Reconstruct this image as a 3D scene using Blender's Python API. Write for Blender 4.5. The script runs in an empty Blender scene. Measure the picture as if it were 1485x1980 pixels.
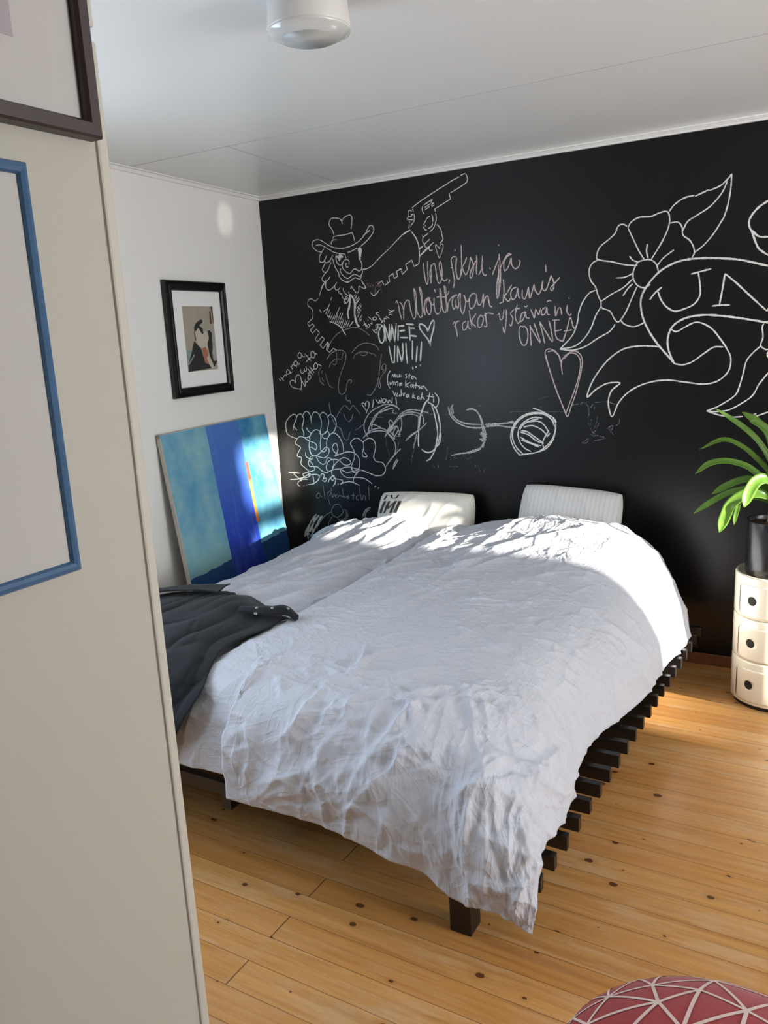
import bpy, bmesh, math, random
import numpy as np
from mathutils import Vector, Matrix
from mathutils.geometry import delaunay_2d_cdt

random.seed(7)
SC = bpy.context.scene
COL = SC.collection
R = math.radians

# ------------------------------------------------------------------ camera
cam_data = bpy.data.cameras.new('camera')
cam_data.sensor_fit = 'HORIZONTAL'
cam_data.sensor_width = 36.0
cam_data.lens = 1568.93 / 1485.0 * 36.0
cam_data.clip_start = 0.02
cam = bpy.data.objects.new('camera', cam_data)
COL.objects.link(cam)
YAW, PITCH, ROLL = -0.535160, 0.216636, -0.052782
fw = Vector((math.sin(YAW) * math.cos(PITCH), math.cos(YAW) * math.cos(PITCH), -math.sin(PITCH)))
r0 = Vector((math.cos(YAW), -math.sin(YAW), 0.0))
u0 = r0.cross(fw)
rr = r0 * math.cos(ROLL) + u0 * math.sin(ROLL)
uu = -r0 * math.sin(ROLL) + u0 * math.cos(ROLL)
cam.matrix_world = Matrix(((rr.x, uu.x, -fw.x, 0.0), (rr.y, uu.y, -fw.y, 0.0), (rr.z, uu.z, -fw.z, 1.6525), (0, 0, 0, 1)))
SC.camera = cam

# ------------------------------------------------------------------ world, sun, daylight through the windows, exposure
world = bpy.data.worlds.new('sky')
SC.world = world
world.use_nodes = True
bg = world.node_tree.nodes['Background']
bg.inputs['Color'].default_value = (0.62, 0.78, 1.0, 1)
bg.inputs['Strength'].default_value = 1.0

SUN_DIR = Vector((-1.0, 0.13, -0.20)).normalized()
sun_data = bpy.data.lights.new('sun', 'SUN')
sun_data.energy = 25.0
sun_data.angle = R(1.8)
sun_data.color = (1.0, 0.93, 0.82)
sun = bpy.data.objects.new('sun', sun_data)
COL.objects.link(sun)
sun.rotation_euler = SUN_DIR.to_track_quat('-Z', 'Y').to_euler()

def area(name, loc, sx, sy, direction, power, color):
    l = bpy.data.lights.new(name, 'AREA')
    l.shape = 'RECTANGLE'; l.size = sx; l.size_y = sy; l.energy = power; l.color = color
    o = bpy.data.objects.new(name, l)
    COL.objects.link(o)
    o.location = loc
    o.rotation_euler = Vector(direction).to_track_quat('-Z', 'Y').to_euler()
    return o
LWX = -3.0715 + (3.9365 - 1.15) * 0.09907 - 0.14
area('daylight_far_window', (3.32, 2.895, 1.55), 0.52, 1.5, (-1, 0, 0.9), 24.0, (0.95, 0.97, 1.0))
area('daylight_near_window', (3.32, 1.86, 1.30), 1.05, 1.65, (-1, 0, 0.9), 92.0, (0.95, 0.97, 1.0))
area('daylight_left_window', (LWX, 1.15, 1.42), 1.30, 1.2, (1, 0.0986, 0.0), 27.0, (0.72, 0.85, 1.0))
area('hall_fill_lamp', (0.3, -3.0, 1.5), 1.2, 1.6, (0, 1, 0), 3.5, (1.0, 0.97, 0.92))  # fill lamp added behind the camera; the hall has no window
gl = bpy.data.lights.new('added_glint_spot', 'SPOT'); gl.energy = 130.0; gl.spot_size = R(2.3); gl.spot_blend = 0.45; gl.color = (1.0, 0.95, 0.84); gl.shadow_soft_size = 0.02  # added spot lamp standing in for sun reflected onto the left wall
glo = bpy.data.objects.new('added_glint_spot', gl); COL.objects.link(glo); glo.location = (0.6, 3.15, 0.35)
glo.rotation_euler = (Vector((-3.04, 3.60, 2.30)) - glo.location).to_track_quat('-Z', 'Y').to_euler()

SC.view_settings.view_transform = 'Standard'
SC.view_settings.look = 'None'
SC.view_settings.gamma = 1.0
SC.view_settings.use_curve_mapping = False
SC.view_settings.exposure = 0.40

# ------------------------------------------------------------------ node helpers and materials
def nmat(name):
    m = bpy.data.materials.new(name); m.use_nodes = True
    nt = m.node_tree
    return m, nt, nt.nodes['Principled BSDF']

def N(nt, kind, **kw):
    n = nt.nodes.new(kind)
    for k, v in kw.items():
        if k in n.inputs: n.inputs[k].default_value = v
        else: setattr(n, k, v)
    return n

def mth(nt, op, a, b=None, c=None, clamp=False):
    n = nt.nodes.new('ShaderNodeMath'); n.operation = op; n.use_clamp = clamp
    for i, v in enumerate((a, b, c)):
        if v is None: continue
        if isinstance(v, (int, float)): n.inputs[i].default_value = v
        else: nt.links.new(v, n.inputs[i])
    return n.outputs[0]

def mixc(nt, f, a, b, mode='MIX'):
    n = nt.nodes.new('ShaderNodeMix'); n.data_type = 'RGBA'; n.blend_type = mode
    for sock, v in ((n.inputs[0], f), (n.inputs[6], a), (n.inputs[7], b)):
        if isinstance(v, (int, float)): sock.default_value = v
        elif isinstance(v, tuple): sock.default_value = (*v[:3], 1)
        else: nt.links.new(v, sock)
    return n.outputs[2]

def ramp(nt, fac, stops, interp='LINEAR'):
    n = nt.nodes.new('ShaderNodeValToRGB'); cr = n.color_ramp; cr.interpolation = interp
    while len(cr.elements) < len(stops): cr.elements.new(0.5)
    for e, (p, c) in zip(cr.elements, stops): e.position = p; e.color = (*c, 1) if len(c) == 3 else c
    nt.links.new(fac, n.inputs[0])
    return n.outputs[0]

def plain(name, col, rough=0.5, var=0.06, scale=8.0, bump=0.0, bscale=200.0, spec=0.5, metal=0.0, coat=0.0, sheen=0.0):
    m, nt, b = nmat(name)
    tc = N(nt, 'ShaderNodeTexCoord')
    no = N(nt, 'ShaderNodeTexNoise', Scale=scale, Detail=4.0)
    nt.links.new(tc.outputs['Object'], no.inputs['Vector'])
    dark = tuple(c * (1 - var) for c in col); lite = tuple(min(1, c * (1 + var)) for c in col)
    nt.links.new(mixc(nt, no.outputs['Fac'], dark, lite), b.inputs['Base Color'])
    b.inputs['Roughness'].default_value = rough
    b.inputs['Specular IOR Level'].default_value = spec
    b.inputs['Metallic'].default_value = metal
    b.inputs['Coat Weight'].default_value = coat
    b.inputs['Sheen Weight'].default_value = sheen
    if bump:
        nb = N(nt, 'ShaderNodeTexNoise', Scale=bscale, Detail=3.0)
        nt.links.new(tc.outputs['Object'], nb.inputs['Vector'])
        bp = N(nt, 'ShaderNodeBump', Strength=bump, Distance=0.002)
        nt.links.new(nb.outputs['Fac'], bp.inputs['Height'])
        nt.links.new(bp.outputs['Normal'], b.inputs['Normal'])
    return m

M = {}
M['white_wall'] = plain('white_wall_paint', (0.86, 0.845, 0.805), 0.36, 0.02, 2.0, 0.12, 60)
M['ceiling'] = plain('ceiling_panel_paint', (0.79, 0.80, 0.78), 0.34, 0.03, 1.5, 0.06, 25)
M['beige_wall'] = plain('warm_white_wall_paint', (0.45, 0.425, 0.36), 0.6, 0.03, 2.0, 0.1, 80)
M['cream_trim'] = plain('cream_trim_paint', (0.52, 0.49, 0.42), 0.45, 0.03, 6)
M['white_trim'] = plain('white_trim_paint', (0.84, 0.83, 0.80), 0.35, 0.02, 6)
M['chalkboard'] = plain('chalkboard_paint', (0.0042, 0.0045, 0.0050), 0.34, 0.25, 1.4, 0.04, 120, spec=0.32)
M['seam'] = plain('panel_seam', (0.40, 0.40, 0.39), 0.7)
M['brown_wood'] = plain('brown_wood', (0.20, 0.075, 0.032), 0.5, 0.25, 30)
M['black_wood'] = plain('black_stained_wood', (0.0055, 0.0045, 0.0045), 0.36, 0.3, 30, 0.1, 90)
M['black_gloss'] = plain('black_lacquer', (0.008, 0.008, 0.009), 0.22, 0.1, 20)
M['dark_brown'] = plain('dark_brown_frame_wood', (0.032, 0.017, 0.015), 0.42, 0.25, 40)
M['blue_frame'] = plain('blue_painted_frame', (0.045, 0.12, 0.235), 0.38, 0.2, 30)
M['mat_board'] = plain('mat_board', (0.50, 0.475, 0.445), 0.75, 0.02, 10)
M['mat_white'] = plain('white_mat_board', (0.82, 0.82, 0.80), 0.7, 0.02, 10)
M['mat_grey'] = plain('purple_grey_print', (0.36, 0.33, 0.34), 0.7, 0.05, 10)
M['cream_plastic'] = plain('cream_plastic', (0.80, 0.745, 0.60), 0.2, 0.01, 4, coat=0.35)
M['base_and_hole_shade'] = plain('dark_base_and_hole_shade', (0.012, 0.009, 0.006), 0.8)  # black base ring; also the painted shade of holes and slots
M['black_pot'] = plain('black_ceramic', (0.013, 0.013, 0.015), 0.25, 0.1, 10)
M['soil'] = plain('potting_soil', (0.045, 0.025, 0.014), 0.95, 0.5, 80, 0.8, 120)
M['lamp_white'] = plain('lamp_white_plastic', (0.66, 0.64, 0.61), 0.3, 0.02, 5)
M['lamp_rim'] = plain('lamp_clear_rim', (0.60, 0.61, 0.60), 0.12, 0.02, 5, coat=0.4)
M['lamp_disc'] = plain('lamp_disc', (0.44, 0.45, 0.43), 0.4, 0.02, 5)
M['pillow_cream'] = plain('cream_cotton', (0.72, 0.70, 0.64), 0.85, 0.04, 12, 0.25, 160, sheen=0.1)
M['lettering'] = plain('black_print', (0.03, 0.03, 0.032), 0.8)
M['mattress'] = plain('mattress_cover', (0.55, 0.55, 0.57), 0.9, 0.05, 12, 0.3, 140)
M['charcoal'] = plain('charcoal_cotton', (0.013, 0.0145, 0.018), 0.92, 0.25, 10, 0.25, 260, sheen=0.08, spec=0.2)
M['metal'] = plain('button_metal', (0.55, 0.55, 0.55), 0.3, 0.05, 20, metal=0.8)
M['stem'] = plain('pale_plant_stem', (0.42, 0.36, 0.24), 0.7, 0.2, 40)
M['socket'] = plain('black_socket_plastic', (0.016, 0.015, 0.015), 0.4)
M['red_fabric'] = plain('red_upholstery', (0.30, 0.021, 0.023), 0.85, 0.06, 20, 0.3, 300, sheen=0.2)
M['pink_line'] = plain('pale_pink_pattern', (0.66, 0.50, 0.45), 0.85, 0.04, 30)
M['canvas_edge'] = plain('raw_canvas_edge', (0.52, 0.48, 0.41), 0.8, 0.12, 14)
M['window_wood'] = plain('window_white_wood', (0.8, 0.8, 0.78), 0.4)
M['print_beige'] = plain('print_beige', (0.36, 0.32, 0.25), 0.7, 0.12, 40)
M['print_black'] = plain('print_black', (0.022, 0.022, 0.022), 0.7)
M['print_pale'] = plain('print_pale', (0.50, 0.46, 0.37), 0.7, 0.1, 40)
M['print_red'] = plain('print_red', (0.40, 0.14, 0.08), 0.7, 0.1, 40)
M['print_brown'] = plain('print_brown', (0.10, 0.045, 0.03), 0.7)
M['print_teal'] = plain('print_teal', (0.20, 0.30, 0.29), 0.7, 0.15, 40)
M['print_grey'] = plain('print_grey', (0.36, 0.36, 0.34), 0.7)

def leaf_material():
    m, nt, b = nmat('strap_leaf_green')
    tc = N(nt, 'ShaderNodeTexCoord')
    no = N(nt, 'ShaderNodeTexNoise', Scale=22.0, Detail=3.0)
    nt.links.new(tc.outputs['Object'], no.inputs['Vector'])
    nt.links.new(mixc(nt, no.outputs['Fac'], (0.06, 0.17, 0.02), (0.20, 0.36, 0.055)), b.inputs['Base Color'])
    b.inputs['Roughness'].default_value = 0.33
    tr = N(nt, 'ShaderNodeBsdfTranslucent', Color=(0.30, 0.50, 0.05, 1))
    mx = N(nt, 'ShaderNodeMixShader'); mx.inputs[0].default_value = 0.28
    nt.links.new(b.outputs[0], mx.inputs[1]); nt.links.new(tr.outputs[0], mx.inputs[2])
    nt.links.new(mx.outputs[0], nt.nodes['Material Output'].inputs['Surface'])
    return m
M['leaf'] = leaf_material()

def linen(name, col, stripes=False):
    m, nt, b = nmat(name)
    tc = N(nt, 'ShaderNodeTexCoord')
    big = N(nt, 'ShaderNodeTexNoise', Scale=6.0, Detail=5.0, Roughness=0.6)
    nt.links.new(tc.outputs['Object'], big.inputs['Vector'])
    c = mixc(nt, big.outputs['Fac'], tuple(x * 0.95 for x in col), tuple(min(1, x * 1.05) for x in col))
    b.inputs['Roughness'].default_value = 0.85
    b.inputs['Sheen Weight'].default_value = 0.12
    h = None
    src = tc.outputs['Object'] if stripes else tc.outputs['UV']
    for rot, s1, s2 in ((0.4, 9.0, 34.0), (1.5, 10.0, 38.0), (2.5, 9.0, 30.0)):
        mp = N(nt, 'ShaderNodeMapping'); mp.vector_type = 'TEXTURE'; mp.inputs['Rotation'].default_value = (0, 0, rot); mp.inputs['Scale'].default_value = (1 / s1, 1 / s2, 0.05)
        nt.links.new(src, mp.inputs['Vector'])
        nn = N(nt, 'ShaderNodeTexNoise', Scale=1.0, Detail=1.0, Distortion=0.3)
        nt.links.new(mp.outputs[0], nn.inputs['Vector'])
        rg = mth(nt, 'POWER', mth(nt, 'SUBTRACT', 1.0, mth(nt, 'MULTIPLY', mth(nt, 'ABSOLUTE', mth(nt, 'SUBTRACT', nn.outputs['Fac'], 0.5)), 9.0), clamp=True), 1.5)
        h = rg if h is None else mth(nt, 'ADD', h, rg)
    weave = N(nt, 'ShaderNodeTexNoise', Scale=420.0, Detail=2.0)
    nt.links.new(tc.outputs['Object'], weave.inputs['Vector'])
    h = mth(nt, 'ADD', mth(nt, 'MULTIPLY', h, 0.30), mth(nt, 'MULTIPLY', weave.outputs['Fac'], 0.05))
    if stripes:
        sx = N(nt, 'ShaderNodeSeparateXYZ'); nt.links.new(tc.outputs['Object'], sx.inputs[0])
        w = mth(nt, 'SINE', mth(nt, 'MULTIPLY', sx.outputs[0], 290.0))
        st = mth(nt, 'GREATER_THAN', w, 0.0)
        c = mixc(nt, st, c, mixc(nt, 1.0, c, (0.93, 0.93, 0.93), 'MULTIPLY'))
        nt.links.new(mth(nt, 'MULTIPLY_ADD', st, 0.3, 0.55), b.inputs['Roughness'])
        h = mth(nt, 'MULTIPLY', h, 0.4)
    nt.links.new(c, b.inputs['Base Color'])
    bp = N(nt, 'ShaderNodeBump', Strength=0.6, Distance=0.004)
    nt.links.new(h, bp.inputs['Height']); nt.links.new(bp.outputs[0], b.inputs['Normal'])
    return m
M['linen'] = linen('grey_washed_linen', (0.545, 0.565, 0.625))
M['satin'] = linen('white_striped_satin', (0.70, 0.695, 0.69), True)

def pine_floor():
    m, nt, b = nmat('lacquered_pine_planks')
    PW, Y0 = 0.0948, 1.324
    geo = N(nt, 'ShaderNodeNewGeometry')
    sx = N(nt, 'ShaderNodeSeparateXYZ'); nt.links.new(geo.outputs['Position'], sx.inputs[0])
    X, Y = sx.outputs[0], sx.outputs[1]
    t = mth(nt, 'DIVIDE', mth(nt, 'SUBTRACT', Y, Y0), PW)
    idx = mth(nt, 'FLOOR', t); fr = mth(nt, 'FRACT', t)
    # length joints: every second plank ends at the same line
    par = mth(nt, 'FLOORED_MODULO', idx, 2.0)
    jx = mth(nt, 'DIVIDE', mth(nt, 'ADD', mth(nt, 'ADD', X, 1.348), mth(nt, 'MULTIPLY', par, 2.5)), 4.2)
    seg = mth(nt, 'FLOOR', jx); jf = mth(nt, 'FRACT', jx)
    cmb = N(nt, 'ShaderNodeCombineXYZ'); nt.links.new(idx, cmb.inputs[0]); nt.links.new(seg, cmb.inputs[1])
    wn = N(nt, 'ShaderNodeTexWhiteNoise'); wn.noise_dimensions = '3D'; nt.links.new(cmb.outputs[0], wn.inputs['Vector'])
    rnd = wn.outputs['Value']
    # grain, shifted from plank to plank
    gv = N(nt, 'ShaderNodeCombineXYZ')
    nt.links.new(mth(nt, 'ADD', mth(nt, 'MULTIPLY', X, 1.6), mth(nt, 'MULTIPLY', rnd, 40.0)), gv.inputs[0])
    nt.links.new(mth(nt, 'MULTIPLY', Y, 42.0), gv.inputs[1])
    g1 = N(nt, 'ShaderNodeTexNoise', Scale=1.0, Detail=6.0, Roughness=0.65, Distortion=0.7); nt.links.new(gv.outputs[0], g1.inputs['Vector'])
    g2 = N(nt, 'ShaderNodeTexNoise', Scale=3.2, Detail=3.0, Roughness=0.5, Distortion=1.5); nt.links.new(gv.outputs[0], g2.inputs['Vector'])
    base = mixc(nt, rnd, (0.55, 0.25, 0.066), (0.64, 0.345, 0.115))
    grain = ramp(nt, g1.outputs['Fac'], [(0.25, (0.70, 0.60, 0.50)), (0.5, (1.0, 1.0, 1.0)), (0.75, (1.16, 1.22, 1.32))])
    c = mixc(nt, 1.0, base, grain, 'MULTIPLY')
    c = mixc(nt, mth(nt, 'MULTIPLY', mth(nt, 'SUBTRACT', g2.outputs['Fac'], 0.35, clamp=True), 0.7), c, (0.40, 0.16, 0.045))
    # worn, paler patches in the lacquer
    wv = N(nt, 'ShaderNodeCombineXYZ')
    nt.links.new(mth(nt, 'ADD', mth(nt, 'MULTIPLY', X, 3.0), mth(nt, 'MULTIPLY', rnd, 17.0)), wv.inputs[0]); nt.links.new(mth(nt, 'MULTIPLY', Y, 12.0), wv.inputs[1])
    wr = N(nt, 'ShaderNodeTexNoise', Scale=1.0, Detail=8.0, Roughness=0.7); nt.links.new(wv.outputs[0], wr.inputs['Vector'])
    worn = ramp(nt, wr.outputs['Fac'], [(0.49, (0, 0, 0)), (0.62, (1, 1, 1))])
    c = mixc(nt, mth(nt, 'MULTIPLY', mth(nt, 'MULTIPLY', worn, mth(nt, 'MULTIPLY_ADD', rnd, 0.5, 0.15)), 0.9), c, (0.64, 0.45, 0.27))
    # knots
    kv = N(nt, 'ShaderNodeCombineXYZ')
    nt.links.new(mth(nt, 'ADD', mth(nt, 'MULTIPLY', X, 5.2), mth(nt, 'MULTIPLY', rnd, 9.0)), kv.inputs[0]); nt.links.new(mth(nt, 'MULTIPLY', t, 0.70), kv.inputs[1])
    vo = N(nt, 'ShaderNodeTexVoronoi', Scale=1.0, Randomness=0.9); vo.voronoi_dimensions = '2D'; nt.links.new(kv.outputs[0], vo.inputs['Vector'])
    sc = N(nt, 'ShaderNodeSeparateColor'); nt.links.new(vo.outputs['Color'], sc.inputs[0])
    size = mth(nt, 'MULTIPLY', mth(nt, 'SUBTRACT', sc.outputs[0], 0.28, clamp=True), 0.105)
    dn = N(nt, 'ShaderNodeTexNoise', Scale=60.0, Detail=2.0); nt.links.new(geo.outputs['Position'], dn.inputs['Vector'])
    dist = mth(nt, 'ADD', vo.outputs['Distance'], mth(nt, 'MULTIPLY', mth(nt, 'SUBTRACT', dn.outputs['Fac'], 0.5), 0.05))
    halo = mth(nt, 'SUBTRACT', 1.0, mth(nt, 'DIVIDE', dist, mth(nt, 'ADD', mth(nt, 'MULTIPLY', size, 3.2), 0.0005)), clamp=True)
    c = mixc(nt, mth(nt, 'MULTIPLY', halo, 0.5), c, (0.36, 0.13, 0.03))
    core = mth(nt, 'LESS_THAN', dist, size)
    c = mixc(nt, mth(nt, 'MULTIPLY', core, 0.88), c, (0.075, 0.022, 0.008))
    # gaps
    gw = mth(nt, 'MULTIPLY_ADD', g1.outputs['Fac'], 0.02, 0.008)
    gap = mth(nt, 'MAXIMUM', mth(nt, 'LESS_THAN', fr, gw), mth(nt, 'LESS_THAN', jf, 0.0009))
    c = mixc(nt, mth(nt, 'MULTIPLY', gap, 0.85), c, (0.075, 0.03, 0.012))
    nt.links.new(c, b.inputs['Base Color'])
    nt.links.new(mth(nt, 'MULTIPLY_ADD', wr.outputs['Fac'], 0.3, 0.20), b.inputs['Roughness'])
    b.inputs['Specular IOR Level'].default_value = 0.5
    bp = N(nt, 'ShaderNodeBump', Strength=0.25, Distance=0.002)
    nt.links.new(mth(nt, 'SUBTRACT', mth(nt, 'MULTIPLY', g1.outputs['Fac'], 0.3), gap), bp.inputs['Height'])
    nt.links.new(bp.outputs[0], b.inputs['Normal'])
    return m
M['floor'] = pine_floor()

def canvas_paint():
    m, nt, b = nmat('abstract_blue_paint')
    tc = N(nt, 'ShaderNodeTexCoord')
    sx = N(nt, 'ShaderNodeSeparateXYZ'); nt.links.new(tc.outputs['Object'], sx.inputs[0])
    no = N(nt, 'ShaderNodeTexNoise', Scale=5.0, Detail=6.0, Roughness=0.6); nt.links.new(tc.outputs['Object'], no.inputs['Vector'])
    mp = N(nt, 'ShaderNodeMapping'); mp.inputs['Scale'].default_value = (9, 9, 1.6); mp.inputs['Rotation'].default_value = (0, 0.5, 0)
    nt.links.new(tc.outputs['Object'], mp.inputs['Vector'])
    br = N(nt, 'ShaderNodeTexNoise', Scale=2.0, Detail=7.0, Roughness=0.7, Distortion=0.8); nt.links.new(mp.outputs[0], br.inputs['Vector'])
    x = mth(nt, 'ADD', mth(nt, 'DIVIDE', sx.outputs[0], 0.945), mth(nt, 'MULTIPLY', mth(nt, 'SUBTRACT', br.outputs['Fac'], 0.5), 0.018))
    z = mth(nt, 'ADD', mth(nt, 'DIVIDE', sx.outputs[2], 1.235), mth(nt, 'MULTIPLY', mth(nt, 'SUBTRACT', no.outputs['Fac'], 0.5), 0.05))
    teal = mixc(nt, ramp(nt, no.outputs['Fac'], [(0.35, (0, 0, 0)), (0.65, (1, 1, 1))]), (0.09, 0.31, 0.50), (0.27, 0.50, 0.53))
    right = mixc(nt, ramp(nt, no.outputs['Fac'], [(0.35, (0, 0, 0)), (0.62, (1, 1, 1))]), (0.03, 0.20, 0.42), (0.16, 0.44, 0.55))
    mid0 = ramp(nt, z, [(0.25, (0.012, 0.02, 0.23)), (0.5, (0.02, 0.055, 0.47)), (0.75, (0.055, 0.145, 0.55)), (1.0, (0.075, 0.19, 0.52))])
    mid = mixc(nt, ramp(nt, br.outputs['Fac'], [(0.50, (0, 0, 0)), (0.75, (0.55, 0.55, 0.55))]), mid0, (0.13, 0.27, 0.62))
    c = mixc(nt, mth(nt, 'GREATER_THAN', x, 0.385), teal, mid)
    c = mixc(nt, mth(nt, 'GREATER_THAN', x, 0.70), c, right)
    # pale haze low in the left panel and a navy band along the bottom
    lowz = ramp(nt, z, [(0.42, (1, 1, 1)), (0.60, (0, 0, 0))])
    low = mth(nt, 'MULTIPLY', lowz, mth(nt, 'LESS_THAN', x, 0.385))
    c = mixc(nt, mth(nt, 'MULTIPLY', low, 0.6), c, (0.27, 0.50, 0.46))
    navy = mth(nt, 'LESS_THAN', z, mth(nt, 'MULTIPLY_ADD', x, 0.03, 0.405))
    side = mth(nt, 'MAXIMUM', mth(nt, 'LESS_THAN', x, 0.385), mth(nt, 'GREATER_THAN', x, 0.70))
    c = mixc(nt, mth(nt, 'MULTIPLY', navy, side), c, mixc(nt, no.outputs['Fac'], (0.008, 0.04, 0.17), (0.02, 0.09, 0.22)))
    # orange and yellow stripe beside the deep blue
    sm = mth(nt, 'MULTIPLY', mth(nt, 'MULTIPLY', mth(nt, 'GREATER_THAN', x, 0.695), mth(nt, 'LESS_THAN', x, 0.722)), mth(nt, 'MULTIPLY', mth(nt, 'GREATER_THAN', z, 0.52), mth(nt, 'LESS_THAN', z, 0.80)))
    c = mixc(nt, sm, c, ramp(nt, z, [(0.52, (0.75, 0.12, 0.02)), (0.60, (0.85, 0.42, 0.05)), (0.68, (0.85, 0.60, 0.10)), (0.72, (0.70, 0.08, 0.03)), (0.80, (0.55, 0.10, 0.08))]))
    nt.links.new(c, b.inputs['Base Color'])
    b.inputs['Roughness'].default_value = 0.5
    bp = N(nt, 'ShaderNodeBump', Strength=0.3, Distance=0.003)
    nt.links.new(br.outputs['Fac'], bp.inputs['Height']); nt.links.new(bp.outputs[0], b.inputs['Normal'])
    return m
M['canvas'] = canvas_paint()

def chalk(name, col, cover):
    m, nt, b = nmat(name)
    geo = N(nt, 'ShaderNodeNewGeometry')
    n1 = N(nt, 'ShaderNodeTexNoise', Scale=330.0, Detail=2.0, Roughness=0.6); nt.links.new(geo.outputs['Position'], n1.inputs['Vector'])
    n2 = N(nt, 'ShaderNodeTexNoise', Scale=14.0, Detail=2.0); nt.links.new(geo.outputs['Position'], n2.inputs['Vector'])
    a = mth(nt, 'ADD', n1.outputs['Fac'], mth(nt, 'MULTIPLY', mth(nt, 'SUBTRACT', n2.outputs['Fac'], 0.5), 0.35))
    al = mth(nt, 'MULTIPLY', mth(nt, 'ADD', mth(nt, 'SUBTRACT', a, 0.5), cover * 0.35 - 0.02), 6.0, clamp=True)
    al = mth(nt, 'MULTIPLY', al, 0.55 + 0.4 * cover)
    b.inputs['Base Color'].default_value = (*col, 1)
    b.inputs['Roughness'].default_value = 0.95
    b.inputs['Specular IOR Level'].default_value = 0.1
    nt.links.new(al, b.inputs['Alpha'])
    return m
M['chalk_w'] = chalk('white_chalk', (0.78, 0.78, 0.75), 0.85)
M['chalk_m'] = chalk('soft_white_chalk', (0.66, 0.67, 0.68), 0.55)
M['chalk_g'] = chalk('thin_grey_chalk', (0.42, 0.41, 0.40), 0.60)
M['chalk_f'] = chalk('faint_chalk', (0.36, 0.38, 0.40), 0.18)
M['chalk_p'] = chalk('pink_chalk', (0.74, 0.62, 0.605), 0.66)
M['chalk_b'] = chalk('brown_chalk', (0.30, 0.21, 0.18), 0.5)

# ------------------------------------------------------------------ mesh helpers
class MB:
    def __init__(s): s.v = []; s.f = []; s.mi = []
    def add(s, vs, fs, mi=0):
        o = len(s.v); s.v += [tuple(p) for p in vs]
        for f in fs: s.f.append(tuple(i + o for i in f)); s.mi.append(mi)
    def box(s, lo, hi, mi=0):
        (a, b, c), (d, e, f) = lo, hi
        s.add([(a, b, c), (d, b, c), (d, e, c), (a, e, c), (a, b, f), (d, b, f), (d, e, f), (a, e, f)],
              [(0, 3, 2, 1), (4, 5, 6, 7), (0, 1, 5, 4), (1, 2, 6, 5), (2, 3, 7, 6), (3, 0, 4, 7)], mi)
    def lathe(s, prof, seg=64, c=(0, 0, 0), mi=0, caps=True):
        o = []; n = len(prof)
        for r, z in prof:
            for k in range(seg):
                a = 2 * math.pi * k / seg
                o.append((c[0] + r * math.cos(a), c[1] + r * math.sin(a), c[2] + z))
        fs = []
        for i in range(n - 1):
            for k in range(seg):
                k2 = (k + 1) % seg
                fs.append((i * seg + k, i * seg + k2, (i + 1) * seg + k2, (i + 1) * seg + k))
        if caps:
            fs.append(tuple(range(seg - 1, -1, -1))); fs.append(tuple((n - 1) * seg + k for k in range(seg)))
        s.add(o, fs, mi)
    def grid(s, P, mi=0, closed_u=False):
        nu, nv = P.shape[:2]
        fs = []
        for i in range(nu - 1):
            for j in range(nv - 1): fs.append((i * nv + j, i * nv + j + 1, (i + 1) * nv + j + 1, (i + 1) * nv + j))
        s.add(P.reshape(-1, 3).tolist(), fs, mi)
    def build(s, name, mats, parent=None, smooth=False, bevel=0.0, seg=2):
        me = bpy.data.meshes.new(name); me.from_pydata(s.v, [], s.f); me.update()
        for m in (mats if isinstance(mats, (list, tuple)) else [mats]): me.materials.append(m)
        if any(s.mi): me.polygons.foreach_set('material_index', s.mi)
        if smooth: me.polygons.foreach_set('use_smooth', [True] * len(me.polygons))
        o = bpy.data.objects.new(name, me); COL.objects.link(o)
        if parent: o.parent = parent
        if bevel:
            b = o.modifiers.new('bevel', 'BEVEL'); b.width = bevel; b.segments = seg; b.limit_method = 'ANGLE'; b.angle_limit = R(40)
            if hasattr(b, 'harden_normals'): b.harden_normals = False
        return o

def tag(o, label, cat, group=None):
    o['label'] = label; o['category'] = cat
    if group: o['group'] = group
    return o
def struct(o): o['kind'] = 'structure'; return o
def thing(name, loc, label, cat, group=None, rot=None):
    o = bpy.data.objects.new(name, None); COL.objects.link(o)
    o.location = loc
    if rot: o.rotation_euler = rot
    o.empty_display_size = 0.1
    return tag(o, label, cat, group)

def box_obj(name, lo, hi, m, parent=None, bevel=0.0):
    b = MB(); b.box(lo, hi); return b.build(name, m, parent, bevel=bevel)

# noise in numpy: gradient noise used for cloth folds
_rng = np.random.RandomState(3)
_perm = np.concatenate([_rng.permutation(256)] * 3)
_grad = _rng.normal(size=(256, 2)); _grad /= np.linalg.norm(_grad, axis=1)[:, None]
def perlin(x, y):
    xi = np.floor(x).astype(int); yi = np.floor(y).astype(int); xf = x - xi; yf = y - yi
    u = xf * xf * xf * (xf * (xf * 6 - 15) + 10); v = yf * yf * yf * (yf * (yf * 6 - 15) + 10)
    def gr(ix, iy, dx, dy):
        g = _grad[_perm[_perm[ix & 255] + (iy & 255)]]
        return g[..., 0] * dx + g[..., 1] * dy
    a = gr(xi, yi, xf, yf); b = gr(xi + 1, yi, xf - 1, yf); c = gr(xi, yi + 1, xf, yf - 1); d = gr(xi + 1, yi + 1, xf - 1, yf - 1)
    return (a + u * (b - a)) * (1 - v) + (c + u * (d - c)) * v
def ridge(x, y, ang, sl, sw, off, power=5.0):
    ca, sa = math.cos(ang), math.sin(ang)
    p = x * ca + y * sa; q = -x * sa + y * ca
    wx = 0.25 * perlin(x * 5 + off, y * 5 + 3.3)
    n = perlin(p * sl + off * 7.1, (q + wx * 0.12) * sw + off * 3.7)
    return np.clip(1.0 - np.abs(n) * 3.0, 0, 1) ** power

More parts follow.
